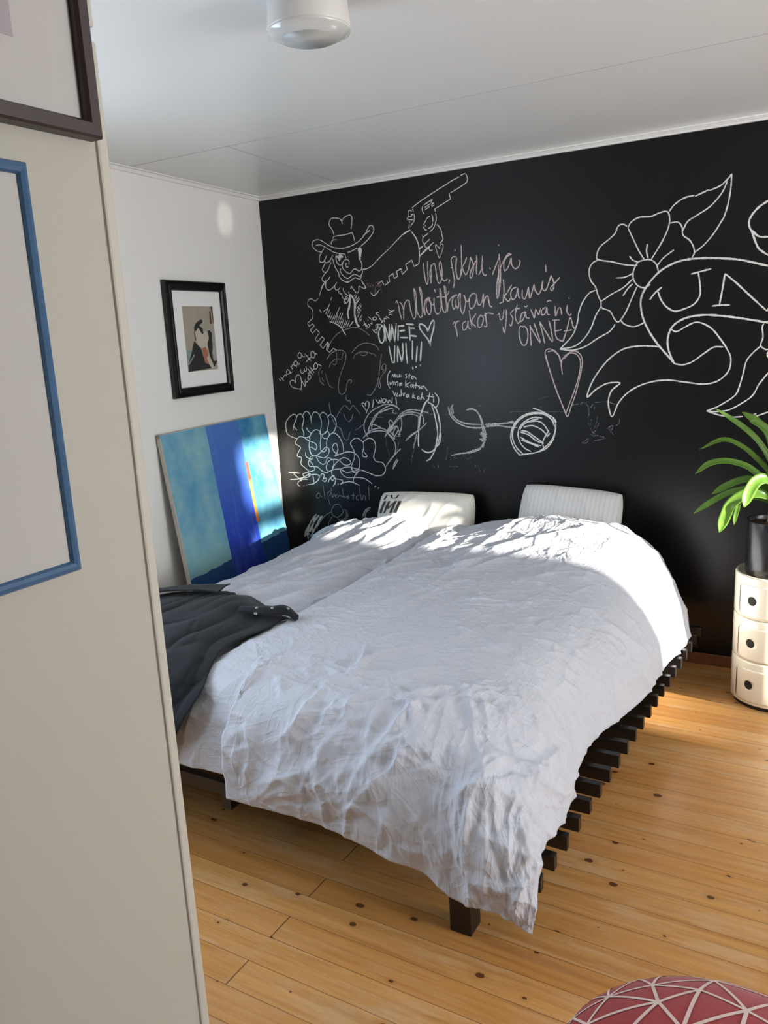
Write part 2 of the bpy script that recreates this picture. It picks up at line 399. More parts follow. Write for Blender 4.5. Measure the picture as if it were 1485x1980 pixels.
def catmull(P, t):
    """P (n,k) control values, t in [0,n-1]"""
    n = len(P); i = np.clip(np.floor(t).astype(int), 0, n - 2); f = (t - i)[:, None]
    g = lambda k: P[np.clip(k, 0, n - 1)]
    p0, p1, p2, p3 = g(i - 1), g(i), g(i + 1), g(i + 2)
    p0 = np.where((i == 0)[:, None], 2 * p1 - p2, p0); p3 = np.where((i == n - 2)[:, None], 2 * p2 - p1, p3)
    return 0.5 * (2 * p1 + (p2 - p0) * f + (2 * p0 - 5 * p1 + 4 * p2 - p3) * f ** 2 + (3 * p1 - p0 - 3 * p2 + p3) * f ** 3)
def arc_params(P, n):
    """parameters along the control polygon, spaced by mean length"""
    d = np.concatenate([[0], np.cumsum(np.linalg.norm(np.diff(P, axis=0), axis=1))])
    return np.interp(np.linspace(0, d[-1], n), d, np.arange(len(P))), d[-1]
def surf(C, step):
    """control net (rows, cols, 3) -> dense grid and its cloth coordinates"""
    C = np.asarray(C, float)
    lr = np.linalg.norm(np.diff(C, axis=0), axis=2).mean(1).sum(); lc = np.linalg.norm(np.diff(C, axis=1), axis=2).mean(0).sum()
    nr = max(8, int(lr / step)); nc = max(8, int(lc / step))
    tr, _ = arc_params(np.cumsum(np.concatenate([[0], np.linalg.norm(np.diff(C, axis=0), axis=2).mean(1)]))[:, None], nr)
    tc, _ = arc_params(np.cumsum(np.concatenate([[0], np.linalg.norm(np.diff(C, axis=1), axis=2).mean(0)]))[:, None], nc)
    A = catmull(C.reshape(C.shape[0], -1), tr).reshape(nr, C.shape[1], 3)
    B = catmull(A.transpose(1, 0, 2).reshape(C.shape[1], -1), tc).reshape(nc, nr, 3).transpose(1, 0, 2)
    vv, uv = np.meshgrid(np.linspace(0, lr, nr), np.linspace(0, lc, nc), indexing='ij')
    return B, uv, vv
def normals(G):
    du = np.gradient(G, axis=1); dv = np.gradient(G, axis=0)
    n = np.cross(du, dv); n /= np.linalg.norm(n, axis=2)[..., None] + 1e-9
    return n
def cloth_obj(name, G, m, parent=None, thick=0.006, uv=None):
    b = MB(); b.grid(G); o = b.build(name, m, parent, smooth=True)
    if uv is not None:
        lay = o.data.uv_layers.new(name='cloth')
        idx = np.zeros(len(o.data.loops), np.int32); o.data.loops.foreach_get('vertex_index', idx)
        flat = np.stack([uv[0].ravel(), uv[1].ravel()], 1)
        lay.data.foreach_set('uv', flat[idx].ravel())
    s = o.modifiers.new('thickness', 'SOLIDIFY'); s.thickness = thick; s.offset = -1
    return o
def strokes(U, V, d, n, box, length, amp, width, angles, seed):
    """add n short sharp folds: a crest with one steep and one soft flank"""
    rg = np.random.RandomState(seed)
    u_ax, v_ax = U[0], V[:, 0]
    for _ in range(n):
        cu, cv = rg.uniform(box[0], box[1]), rg.uniform(box[2], box[3])
        L = rg.uniform(*length); A = rg.uniform(*amp); w = rg.uniform(*width)
        a = angles[rg.randint(len(angles))] + rg.normal() * 0.28; cz = rg.normal() * 1.2
        i0, i1 = np.searchsorted(v_ax, (cv - L, cv + L)); j0, j1 = np.searchsorted(u_ax, (cu - L, cu + L))
        if i1 - i0 < 2 or j1 - j0 < 2: continue
        du, dv = U[i0:i1, j0:j1] - cu, V[i0:i1, j0:j1] - cv
        p = du * math.cos(a) + dv * math.sin(a); q = -du * math.sin(a) + dv * math.cos(a) + cz * p * p
        win = np.clip(1 - (p / (L * 0.75)) ** 2, 0, 1) ** 1.5
        w2 = w * rg.uniform(1.5, 3.5) * (0.5 + 0.5 * win)
        d[i0:i1, j0:j1] += A * win * np.where(q > 0, np.exp(-q / (w * 0.8)), np.exp(q / w2))

# ================================================================== SETTING
CEIL, WY = 2.455, 3.9513
LW = lambda y: -3.0715 + (3.9365 - y) * 0.09907          # left wall runs slightly askew
RX = 3.20
BY = -3.2

b = MB(); b.box((-3.4, BY - 0.1, -0.12), (RX + 0.15, WY + 0.15, 0.0)); floor = struct(b.build('floor', M['floor']))
b = MB(); b.box((-3.4, BY - 0.1, CEIL), (RX + 0.15, WY + 0.15, CEIL + 0.1)); ceiling = struct(b.build('ceiling', M['ceiling']))
def seam(lo, hi): box_obj('panel_seam', lo, hi, M['seam'], ceiling)
seam((-2.96, 2.868, CEIL - 0.0008), (RX, 2.871, CEIL + 0.001))
b = MB(); b.add([(-2.371, 2.87, CEIL - 0.0008), (-2.374, 2.87, CEIL - 0.0008), (-2.505, WY, CEIL - 0.0008), (-2.502, WY, CEIL - 0.0008),
                 (-2.371, 2.87, CEIL + 0.001), (-2.374, 2.87, CEIL + 0.001), (-2.505, WY, CEIL + 0.001), (-2.502, WY, CEIL + 0.001)],
                [(0, 1, 2, 3), (4, 7, 6, 5), (0, 4, 5, 1), (1, 5, 6, 2), (2, 6, 7, 3), (3, 7, 4, 0)])
b.build('panel_seam', M['seam'], ceiling)
b = MB(); b.box((-3.25, WY, 0.0), (RX, WY + 0.12, CEIL)); wall_back = struct(b.build('wall_back', M['chalkboard']))
def lw_prism(b, y0, y1, z0, z1, d0=0.0, d1=-0.12):
    v = []
    for z in (z0, z1): v += [(LW(y0) + d0, y0, z), (LW(y1) + d0, y1, z), (LW(y1) + d1, y1, z), (LW(y0) + d1, y0, z)]
    b.add(v, [(0, 3, 2, 1), (4, 5, 6, 7), (0, 1, 5, 4), (1, 2, 6, 5), (2, 3, 7, 6), (3, 0, 4, 7)])
LWIN = (0.42, 1.88, 0.75, 2.08)                           # window in the left wall, behind the partition
b = MB()
lw_prism(b, BY, LWIN[0], 0, CEIL); lw_prism(b, LWIN[1], WY + 0.1, 0, CEIL); lw_prism(b, LWIN[0], LWIN[1], 0, LWIN[2]); lw_prism(b, LWIN[0], LWIN[1], LWIN[3], CEIL)
wall_left = struct(b.build('wall_left', M['white_wall']))
b = MB(); y0, y1, z0, z1 = LWIN
lw_prism(b, y0, y0 + 0.05, z0, z1, -0.02, -0.09); lw_prism(b, y1 - 0.05, y1, z0, z1, -0.02, -0.09); lw_prism(b, y0, y1, z0, z0 + 0.05, -0.02, -0.09); lw_prism(b, y0, y1, z1 - 0.05, z1, -0.02, -0.09); lw_prism(b, 1.12, 1.18, z0, z1, -0.02, -0.09)
struct(b.build('window_3', M['window_wood']))
b = MB(); b.box((-3.4, BY - 0.1, 0.0), (RX + 0.12, BY, CEIL)); struct(b.build('wall_front', M['white_wall']))
# right wall with two window openings (out of frame; the daylight and the sun come in through them)
WIN = [(2.63, 3.16, 0.71, 2.31), (1.30, 2.42, 0.45, 2.15)]
b = MB(); T = RX + 0.12
b.box((RX, BY, 0), (T, WIN[1][0], CEIL)); b.box((RX, WIN[1][1], 0), (T, WIN[0][0], CEIL)); b.box((RX, WIN[0][1], 0), (T, WY + 0.12, CEIL))
for y0, y1, z0, z1 in WIN:
    b.box((RX, y0, 0), (T, y1, z0)); b.box((RX, y0, z1), (T, y1, CEIL))
struct(b.build('wall_right', M['white_wall']))
b = MB(); y0, y1, z0, z1 = WIN[0]
b.box((RX + 0.02, y0, z0), (RX + 0.09, y0 + 0.05, z1)); b.box((RX + 0.02, y1 - 0.05, z0), (RX + 0.09, y1, z1))
b.box((RX + 0.02, y0, z1 - 0.03), (RX + 0.09, y1, z1)); b.box((RX + 0.02, y0, z0), (RX + 0.09, y1, z0 + 0.05))
b.box((RX + 0.02, y0, 1.78), (RX + 0.09, y1, 2.00)); b.box((RX + 0.04, y0, 2.10), (RX + 0.07, y1, 2.14))  # wide rail added to block sun above the lower pane; thin muntin
struct(b.build('window_1', M['window_wood']))
b = MB(); y0, y1, z0, z1 = WIN[1]
b.box((RX + 0.02, y0, z0), (RX + 0.09, y0 + 0.05, z1)); b.box((RX + 0.02, y1 - 0.05, z0), (RX + 0.09, y1, z1))
b.box((RX + 0.02, y0, z1 - 0.05), (RX + 0.09, y1, z1)); b.box((RX + 0.02, y0, z0), (RX + 0.09, y1, z0 + 0.05)); b.box((RX + 0.03, 1.84, z0), (RX + 0.08, 1.88, z1))
struct(b.build('window_2', M['window_wood']))
# unseen wall added outside to keep the low sun off the nearer window
b = MB(); b.box((6.0, -4.5, -0.3), (6.3, 2.20, 5.2)); struct(b.build('wall_sun_blocker', M['beige_wall']))
# cornice trims and baseboard
b = MB()
for d, z0, z1 in ((0.016, 2.430, 2.440), (0.011, 2.440, 2.448), (0.022, 2.448, CEIL)): b.box((-3.09, WY - d, z0), (RX, WY, z1))
struct(b.build('trim_1', M['white_trim'], bevel=0.002))
b = MB()
for d, z0, z1 in ((0.016, 2.430, 2.440), (0.011, 2.440, 2.448), (0.022, 2.448, CEIL)):
    v = []
    for z in (z0, z1): v += [(LW(BY) - 0.01, BY, z), (LW(BY) + d, BY, z), (LW(WY) + d, WY, z), (LW(WY) - 0.01, WY, z)]
    b.add(v, [(0, 1, 2, 3), (4, 7, 6, 5), (0, 4, 5, 1), (1, 5, 6, 2), (2, 6, 7, 3), (3, 7, 4, 0)])
struct(b.build('trim_2', M['white_trim'], bevel=0.002))
b = MB(); b.box((-3.06, WY - 0.014, 0), (RX, WY, 0.055)); struct(b.build('baseboard_back', M['brown_wood'], bevel=0.003))
# wall with the doorway the camera looks through (it stands to the right of and above the view)
b = MB(); b.box((0.34, 0.56, 0), (RX, 0.66, CEIL)); b.box((-0.70, 0.56, 2.16), (0.34, 0.66, CEIL)); struct(b.build('wall_door', M['white_wall']))
# hallway partition beside the camera, its corner trim with a small notch
PX, PE = -0.70, 0.650
b = MB(); b.box((PX - 0.10, BY, 0), (PX, PE - 0.014, CEIL)); struct(b.build('wall_hall', M['beige_wall']))
b = MB()
b.box((PX - 0.104, PE - 0.0145, 0), (PX + 0.0035, PE, 1.9575)); b.box((PX - 0.104, PE - 0.0145, 1.970), (PX + 0.0035, PE, CEIL))
struct(b.build('trim_3', M['cream_trim'], bevel=0.003))

# ================================================================== BED
bed = thing('slatted_bed', (-1.62, 2.75, 0.0), 'low black wooden bed frame with slats sticking out on the right', 'bed')
def bed_box(name, lo, hi, bevel=0.0):
    ox, oy = -1.62, 2.75
    return box_obj(name, (lo[0] - ox, lo[1] - oy, lo[2]), (hi[0] - ox, hi[1] - oy, hi[2]), M['black_wood'], bed, bevel)
ST, SH, SW = 0.262, 0.045, 0.025
for k in range(21):
    y = 1.757 + 0.0986 * k
    xr = -0.632 + 0.0366 * 0.0986 * k
    bed_box('slat', (-2.60, y, ST - SH), (xr, y + SW, ST), 0.002)
for lx in (-0.904, -2.42):
    for ly in (1.768, 3.62):
        bed_box('leg', (lx, ly, 0.0), (lx + 0.065, ly + 0.066, ST - SH), 0.002)
bed_box('centre_leg', (-1.77, 2.02, 0.0), (-1.705, 2.085, ST - SH), 0.002)
bed_box('side_rail', (-0.895, 1.80, 0.135), (-0.855, 3.68, ST - SH))
bed_box('side_rail', (-2.41, 1.80, 0.135), (-2.37, 3.68, ST - SH))
bed_box('centre_rail', (-1.755, 1.80, 0.135), (-1.715, 3.68, ST - SH))

def rounded_slab(name, lo, hi, m, bev):
    b = MB(); b.box(lo, hi); return b.build(name, m, None, True, bev, 5)
for x0, x1, l in ((-2.555, -1.69, 'grey mattress under the left duvet on the slats'), (-1.68, -0.80, 'grey mattress under the right duvet on the slats')):
    tag(rounded_slab('mattress', (x0, 1.795, ST), (x1, 3.76, ST + 0.19), M['mattress'], 0.04), l, 'mattress', 'mattresses on the bed')

# ------------------------------------------------------------------ duvets
def crease(x, y, ang, sl, sw, off, k=8.0):
    """thin straight creases: sharp where the noise crosses zero"""
    ca, sa = math.cos(ang), math.sin(ang)
    p = x * ca + y * sa; q = -x * sa + y * ca
    n = perlin(p * sl + off * 7.1, q * sw + off * 3.7 + 0.5 * perlin(p * 6 + off, q * 6))
    amp = np.clip(0.25 + 1.6 * perlin(p * sl * 1.7 + off * 2.3 + 40, q * sw * 0.9 + 17), 0, 1)
    return np.clip(1.0 - np.abs(n) * k, 0, 1) ** 1.4 * amp
def crumple(u, v, k=1.0):
    d = np.zeros_like(u)
    mask = np.clip(0.5 + 1.2 * perlin(u * 2.7 + 5, v * 2.7 + 9), 0.10, 1.15)
    for i, (a, sl, sw, amp) in enumerate(((0.3, 4, 11, .0040), (1.2, 5, 12, .0036), (2.1, 4, 12, .0040), (2.8, 5, 13, .0034), (0.8, 9, 22, .0024), (1.8, 9, 24, .0024), (2.5, 8, 22, .0022))):
        d += amp * crease(u, v, a, sl, sw, 11.3 * i + 2.0)
    d *= mask
    d += 0.008 * perlin(u * 3.4 + 31, v * 3.4 + 7) + 0.0025 * perlin(u * 9 + 3, v * 9 + 8)
    return d * k
def facets(u, v, off, sc):
    """crisp crumpled facets: folded noise with straight valleys"""
    w = 0.35 * perlin(u * 3 + off, v * 3 + 2)
    return np.abs(perlin(u * sc + w + off, v * sc * 1.3 - w)) + 0.5 * np.abs(perlin(u * sc * 1.9 + off * 2, v * sc * 2.3 + w * 2)) - 0.25

def S(t): t = np.clip(t, 0, 1); return t * t * (3 - 2 * t)

rows = [
 # front hem
 [(-1.90,1.73,.33),(-1.80,1.712,.325),(-1.570,1.706,.332),(-1.600,1.676,.290),(-1.556,1.664,.286),(-1.257,1.688,.272),(-.965,1.69,.228),(-.83,1.68,.178),(-.745,1.675,.196),(-.675,1.680,.172),(-.632,1.690,.150)],
 [(-1.90,1.735,.44),(-1.80,1.722,.45),(-1.578,1.718,.45),(-1.604,1.694,.45),(-1.566,1.684,.44),(-1.26,1.705,.42),(-.98,1.702,.40),(-.85,1.70,.37),(-.755,1.692,.345),(-.685,1.705,.295),(-.638,1.722,.235)],
 [(-1.90,1.76,.53),(-1.80,1.752,.548),(-1.605,1.750,.55),(-1.598,1.742,.55),(-1.565,1.735,.55),(-1.27,1.755,.545),(-1.0,1.755,.525),(-.87,1.755,.50),(-.775,1.755,.455),(-.705,1.765,.39),(-.650,1.775,.292)],
 [(-1.90,1.86,.555),(-1.80,1.85,.605),(-1.63,1.85,.612),(-1.60,1.85,.613),(-1.54,1.85,.612),(-1.28,1.85,.605),(-1.02,1.85,.59),(-.88,1.85,.562),(-.785,1.85,.51),(-.705,1.85,.41),(-.660,1.86,.288)],
 [(-1.90,2.1,.56),(-1.80,2.1,.62),(-1.66,2.1,.626),(-1.60,2.1,.627),(-1.50,2.1,.626),(-1.28,2.1,.622),(-1.02,2.1,.612),(-.88,2.1,.59),(-.78,2.1,.535),(-.685,2.08,.40),(-.650,2.07,.286)],
 [(-1.90,2.4,.56),(-1.80,2.4,.62),(-1.68,2.4,.626),(-1.60,2.4,.628),(-1.5,2.4,.628),(-1.25,2.4,.628),(-1.02,2.4,.62),(-.89,2.4,.60),(-.80,2.4,.54),(-.735,2.4,.42),(-.700,2.4,.30)],
 [(-1.90,2.8,.56),(-1.80,2.8,.62),(-1.68,2.8,.627),(-1.60,2.8,.63),(-1.5,2.8,.63),(-1.25,2.8,.63),(-1.02,2.8,.62),(-.87,2.8,.60),(-.76,2.8,.54),(-.66,2.8,.42),(-.624,2.8,.29)],
 [(-1.90,3.2,.57),(-1.80,3.2,.625),(-1.68,3.2,.633),(-1.60,3.2,.64),(-1.5,3.2,.648),(-1.25,3.2,.665),(-1.02,3.2,.672),(-.86,3.2,.65),(-.74,3.2,.58),(-.635,3.2,.43),(-.605,3.2,.285)],
 [(-1.90,3.5,.58),(-1.80,3.5,.635),(-1.68,3.5,.648),(-1.60,3.5,.66),(-1.5,3.5,.685),(-1.26,3.5,.722),(-1.05,3.5,.735),(-.88,3.5,.71),(-.73,3.5,.62),(-.635,3.5,.45),(-.592,3.5,.26)],
 [(-1.90,3.68,.585),(-1.80,3.68,.645),(-1.68,3.68,.668),(-1.60,3.68,.69),(-1.5,3.68,.712),(-1.28,3.67,.752),(-1.09,3.66,.75),(-.91,3.66,.728),(-.77,3.66,.63),(-.655,3.66,.45),(-.605,3.66,.26)],
 [(-1.90,3.75,.55),(-1.80,3.75,.61),(-1.68,3.748,.64),(-1.60,3.745,.665),(-1.5,3.735,.685),(-1.28,3.725,.715),(-1.09,3.72,.71),(-.92,3.72,.69),(-.79,3.72,.60),(-.675,3.72,.44),(-.63,3.72,.27)],
]
G, U, V = surf(rows, 0.004)
n = normals(G)
d = crumple(U, V)
X, Y, Z = G[..., 0], G[..., 1], G[..., 2]
front = S((1.80 - Y) / 0.06) * S((0.58 - Z) / 0.1)
LV, LU = V.max(), U.max()
strokes(U, V, d, 150, (0.25, LU * 0.92, 0.02, 0.52), (0.05, 0.14), (0.003, 0.009), (0.006, 0.014), (0.5, 1.1, 2.0, 2.6, 1.57, 0.1), 5)
strokes(U, V, d, 60, (0.55, LU * 0.95, 0.03, 0.60), (0.12, 0.28), (0.006, 0.014), (0.010, 0.020), (1.0, 1.3, 1.9, 0.7), 8)
strokes(U, V, d, 620, (0.0, LU, 0.05, LV), (0.04, 0.13), (0.0018, 0.0052), (0.005, 0.010), (0.2, 0.7, 1.2, 1.8, 2.4, 2.9), 11)
strokes(U, V, d, 16, (0.05, LU * 0.42, 1.5, LV), (0.18, 0.40), (0.007, 0.014), (0.010, 0.020), (1.15, 1.3, 0.9), 41)
strokes(U, V, d, 70, (LU * 0.62, LU * 0.93, 0.25, 1.5), (0.05, 0.15), (0.002, 0.006), (0.006, 0.012), (0.3, 0.9, 2.2, 2.8), 15)
fr_ = S((1.95 - Y) / 0.15)
d += fr_ * 0.020 * facets(U, V, 3.0, 6.5) * (0.35 + 0.65 * S((X + 1.52) / 0.15))
d += front * (0.005 * np.sin((X + 0.25 * Z) * 17.0) * S((X + 1.45) / 0.3) + 0.007 * ridge(X, Z, 1.25, 3, 7, 8.8, 3.0))
sidem = S((X + 0.80) / 0.06)
d += sidem * (0.010 * perlin(Y * 6.0, Z * 3.0 + 2.0) + 0.012 * ridge(Y, Z, 1.9, 2.5, 6, 6.1, 3.0) + 0.016 * facets(U, V, 9.0, 6.0) * S((2.6 - Y) / 0.4))
# drag folds running to the hanging corner, long soft folds on the plump head end
d += 0.011 * ridge(X - Y * 0.9, X + Y, 0.0, 1.2, 5.5, 2.2, 3.0) * S((2.35 - Y) / 0.4) * S((X + 1.25) / 0.3)
d += 0.011 * ridge(X, Y, 0.9, 1.4, 4.5, 14.2, 3.0) * S((Y - 3.0) / 0.3) * (1 - sidem * 0.5)
d += 0.007 * ridge(X, Y, 1.35, 1.2, 6.0, 9.2, 3.0) * S((-1.2 - X) / 0.3) * S((Y - 2.3) / 0.4)
G = G + n * d[..., None]
tag(cloth_obj('duvet', G, M['linen'], uv=(U, V)), 'wide grey linen duvet on the right half of the bed with one corner hanging down', 'duvet', 'grey duvets on the bed')

rows = [
 [(-2.62,1.72,.34),(-2.58,1.715,.34),(-2.50,1.712,.335),(-2.3,1.712,.33),(-2.1,1.715,.33),(-1.96,1.725,.33),(-1.90,1.74,.335),(-1.80,1.78,.34)],
 [(-2.62,1.76,.42),(-2.585,1.74,.47),(-2.50,1.735,.48),(-2.3,1.735,.48),(-2.1,1.735,.47),(-1.96,1.745,.46),(-1.90,1.76,.45),(-1.80,1.80,.42)],
 [(-2.62,1.82,.42),(-2.580,1.79,.50),(-2.50,1.785,.555),(-2.3,1.785,.555),(-2.1,1.785,.555),(-1.96,1.79,.545),(-1.88,1.81,.50),(-1.76,1.84,.49)],
 [(-2.615,1.92,.40),(-2.575,1.90,.50),(-2.50,1.90,.570),(-2.3,1.90,.590),(-2.1,1.90,.595),(-1.96,1.90,.588),(-1.87,1.90,.55),(-1.76,1.90,.49)],
 [(-2.61,2.3,.40),(-2.572,2.3,.50),(-2.50,2.3,.565),(-2.3,2.3,.590),(-2.1,2.3,.600),(-1.96,2.3,.592),(-1.87,2.3,.55),(-1.76,2.3,.49)],
 [(-2.61,2.8,.39),(-2.568,2.8,.495),(-2.49,2.8,.560),(-2.3,2.8,.590),(-2.1,2.8,.600),(-1.96,2.8,.592),(-1.87,2.8,.55),(-1.76,2.8,.49)],
 [(-2.61,3.2,.40),(-2.570,3.2,.50),(-2.48,3.2,.566),(-2.3,3.2,.602),(-2.1,3.2,.610),(-1.96,3.2,.602),(-1.87,3.2,.55),(-1.76,3.2,.49)],
 [(-2.63,3.5,.41),(-2.58,3.5,.51),(-2.48,3.5,.585),(-2.3,3.5,.632),(-2.1,3.5,.640),(-1.96,3.5,.628),(-1.86,3.5,.57),(-1.76,3.5,.49)],
 [(-2.66,3.66,.43),(-2.60,3.66,.53),(-2.48,3.67,.612),(-2.32,3.67,.655),(-2.1,3.665,.665),(-1.95,3.66,.655),(-1.86,3.66,.58),(-1.76,3.66,.49)],
 [(-2.66,3.74,.42),(-2.60,3.74,.50),(-2.50,3.74,.575),(-2.32,3.74,.62),(-2.1,3.735,.63),(-1.95,3.735,.61),(-1.86,3.735,.55),(-1.76,3.735,.49)],
]
G, U, V = surf(rows, 0.006)
n = normals(G)
X, Y, Z = G[..., 0], G[..., 1], G[..., 2]
top = S((Z - 0.47) / 0.08)
d = crumple(U + 4.0, V + 2.0, 0.85)
strokes(U, V, d, 260, (0.0, U.max(), 0.1, V.max()), (0.04, 0.13), (0.0018, 0.0050), (0.005, 0.010), (0.9, 1.2, 1.4, 2.4), 21)
strokes(U, V, d, 34, (0.1, U.max(), 0.9, V.max()), (0.22, 0.48), (0.009, 0.019), (0.010, 0.020), (1.15, 1.25, 1.35), 23)
d += top * (0.013 * ridge(X, Y, 1.28, 1.1, 7.0, 3.1, 4.0) * S((Y - 2.35) / 0.4) + 0.011 * ridge(X, Y, 1.15, 1.3, 9.0, 7.7, 4.0) * S((Y - 2.6) / 0.4))
G = G + n * d[..., None]
tag(cloth_obj('duvet', G, M['linen'], uv=(U, V)), 'grey linen duvet with long creases on the left side beside the blue painting', 'duvet', 'grey duvets on the bed')

# ------------------------------------------------------------------ dark garment over the front corner
rows = [
 [(-2.66,2.26,.56),(-2.45,2.38,.622),(-2.30,2.43,.640),(-2.215,2.455,.640),(-2.12,2.40,.650),(-2.02,2.36,.664),(-1.92,2.33,.656),(-1.795,2.305,.628)],
 [(-2.66,2.18,.58),(-2.47,2.28,.640),(-2.32,2.33,.662),(-2.21,2.35,.668),(-2.10,2.30,.680),(-2.02,2.27,.685),(-1.93,2.26,.680),(-1.785,2.26,.640)],
 [(-2.66,2.05,.60),(-2.48,2.10,.645),(-2.33,2.12,.668),(-2.20,2.14,.672),(-2.08,2.15,.676),(-2.00,2.15,.670),(-1.90,2.16,.655),(-1.795,2.15,.632)],
 [(-2.66,1.90,.60),(-2.48,1.92,.645),(-2.33,1.93,.662),(-2.19,1.94,.664),(-2.07,1.96,.668),(-1.98,1.97,.662),(-1.91,1.98,.648),(-1.83,1.99,.630)],
 [(-2.66,1.78,.57),(-2.48,1.79,.622),(-2.33,1.795,.636),(-2.19,1.80,.640),(-2.07,1.81,.645),(-1.96,1.82,.645),(-1.87,1.835,.636),(-1.785,1.85,.622)],
 [(-2.66,1.715,.50),(-2.48,1.705,.565),(-2.33,1.70,.585),(-2.19,1.70,.590),(-2.07,1.70,.595),(-1.95,1.70,.598),(-1.83,1.71,.592),(-1.728,1.735,.590)],
 [(-2.66,1.69,.41),(-2.48,1.675,.47),(-2.33,1.668,.49),(-2.19,1.668,.495),(-2.07,1.664,.50),(-1.96,1.660,.505),(-1.85,1.662,.51),(-1.750,1.674,.52)],
 [(-2.66,1.685,.33),(-2.48,1.672,.37),(-2.33,1.664,.385),(-2.20,1.662,.395),(-2.09,1.658,.40),(-2.0,1.655,.405),(-1.90,1.656,.412),(-1.815,1.668,.425)],
 [(-2.66,1.69,.26),(-2.5,1.675,.29),(-2.36,1.668,.30),(-2.24,1.665,.31),(-2.13,1.662,.315),(-2.05,1.660,.32),(-1.97,1.662,.33),(-1.90,1.670,.34)],
]
G, U, V = surf(rows, 0.006)
n = normals(G)
X, Y = G[..., 0], G[..., 1]
d = 0.013 * ridge(U, V, 2.0, 1.0, 4.2, 5.0, 2.0) + 0.010 * ridge(U, V, 1.75, 1.1, 5.0, 9.0, 2.0) + 0.008 * perlin(U * 5, V * 4) + 0.0015 * crease(U, V, 1.2, 5, 14, 3.0)
strokes(U, V, d, 40, (0.0, U.max(), 0.0, V.max()), (0.06, 0.2), (0.003, 0.008), (0.008, 0.016), (1.6, 1.9, 2.2, 0.9), 31)
G = G + n * np.clip(d, -0.003, 1)[..., None]
gar = thing('folded_garment', (-2.1, 2.0, 0.63), 'dark charcoal garment with small buttons thrown over the front left bed corner', 'clothing')
g = cloth_obj('body_cloth', G - np.array([-2.1, 2.0, 0.63]), M['charcoal'], gar, 0.004)
rows = [[(-1.95,2.215,.676),(-1.89,2.222,.682),(-1.84,2.245,.682),(-1.795,2.285,.674),(-1.765,2.305,.636)],
        [(-1.94,2.190,.684),(-1.885,2.196,.690),(-1.83,2.215,.688),(-1.782,2.262,.676),(-1.752,2.285,.634)],
        [(-1.93,2.165,.676),(-1.88,2.170,.680),(-1.815,2.185,.674),(-1.770,2.238,.662),(-1.748,2.265,.632)]]
G, U, V = surf(rows, 0.004)
G = G + normals(G) * (0.005 * perlin(U * 22, V * 22))[..., None]
cloth_obj('button_placket', G - np.array([-2.1, 2.0, 0.63]), M['charcoal'], gar, 0.006)
rows = [[(-2.50,2.330,.640),(-2.37,2.395,.652),(-2.26,2.435,.660),(-2.215,2.452,.664)],
        [(-2.49,2.280,.662),(-2.35,2.330,.678),(-2.24,2.365,.684),(-2.175,2.375,.684)],
        [(-2.48,2.220,.664),(-2.33,2.260,.682),(-2.22,2.290,.686),(-2.14,2.300,.682)]]
G, U, V = surf(rows, 0.005)
G = G + normals(G) * (0.006 * perlin(U * 14 + 2, V * 14))[..., None]
cloth_obj('collar', G - np.array([-2.1, 2.0, 0.63]), M['charcoal'], gar, 0.006)
for x, y, z in ((-1.865, 2.195, .690), (-1.815, 2.222, .687), (-1.778, 2.266, .675), (-1.848, 2.165, .680)):
    b = MB(); b.lathe([(0.0045, 0.0), (0.0065, 0.001), (0.0065, 0.0025), (0.004, 0.0032), (0.0025, 0.0024)], 20)
    o = b.build('button', M['metal'], gar, True); o.location = (x + 2.1, y - 2.0, z - 0.63 + 0.002); o.rotation_euler = (0.15, 0.35, 0)

# ------------------------------------------------------------------ pillows
def pillow_surface(W, H, T, n=70, sag=0.0, seed=0.0):
    """front and back sheets of a pillow, local x across, z up, y depth (front is -y)"""
    a = np.linspace(-1, 1, n); u, v = np.meshgrid(a, a, indexing='ij')
    # rounded outline: square grid pulled in at the corners
    k = 0.13
    x = u * np.sqrt(1 - k * v ** 2 * np.abs(u * v) ** 1.5 * 0.9) * W / 2
    z = v * np.sqrt(1 - k * u ** 2 * np.abs(u * v) ** 1.5 * 0.9) * H / 2 + sag * (u ** 2)
    t = T / 2 * np.clip((1 - np.abs(u) ** 4), 0, 1) ** 0.5 * np.clip((1 - np.abs(v) ** 4), 0, 1) ** 0.5
    w = 0.006 * perlin(x * 9 + seed, z * 9 + 1) + 0.005 * ridge(x, z, 0.9 + seed, 4, 12, 2 + seed, 3.0) * np.clip(t / T * 3, 0, 1)
    return np.stack([x, -t - w * (t > 1e-4), z], -1), np.stack([x, t + w * (t > 1e-4), z], -1)
def pillow(name, W, H, T, m, parent, sag=0.0, seed=0.0):
    F, B = pillow_surface(W, H, T, 70, sag, seed)
    b = MB(); b.grid(F[::-1]); b.grid(B)
    o = b.build(name, m, parent, True)
    bm = bmesh.new(); bm.from_mesh(o.data); bmesh.ops.remove_doubles(bm, verts=bm.verts, dist=0.0004); bmesh.ops.recalc_face_normals(bm, faces=bm.faces); bm.to_mesh(o.data); bm.free()
    return o, F
p1 = thing('pillow', (-1.215, 3.825, 0.668), 'white striped pillow standing against the black wall at the right of the bed', 'pillow', 'pillows at the head of the bed', (R(-21), R(3.2), R(1)))
pillow('striped_cover', 0.515, 0.40, 0.15, M['satin'], p1, seed=1.0)
p2 = thing('pillow', (-2.005, 3.805, 0.626), 'cream pillow with dark printed letters at the head of the left duvet', 'pillow', 'pillows at the head of the bed', (R(-22), R(-1.5), R(2)))
_, F = pillow('cotton_cover', 0.575, 0.36, 0.17, M['pillow_cream'], p2, seed=3.0)
def on_pillow(x, z):
    i = np.argmin((F[..., 0] - x) ** 2 + (F[..., 2] - z) ** 2); q = F.reshape(-1, 3)[i]
    return (x, q[1] - 0.0025, z)
b = MB()
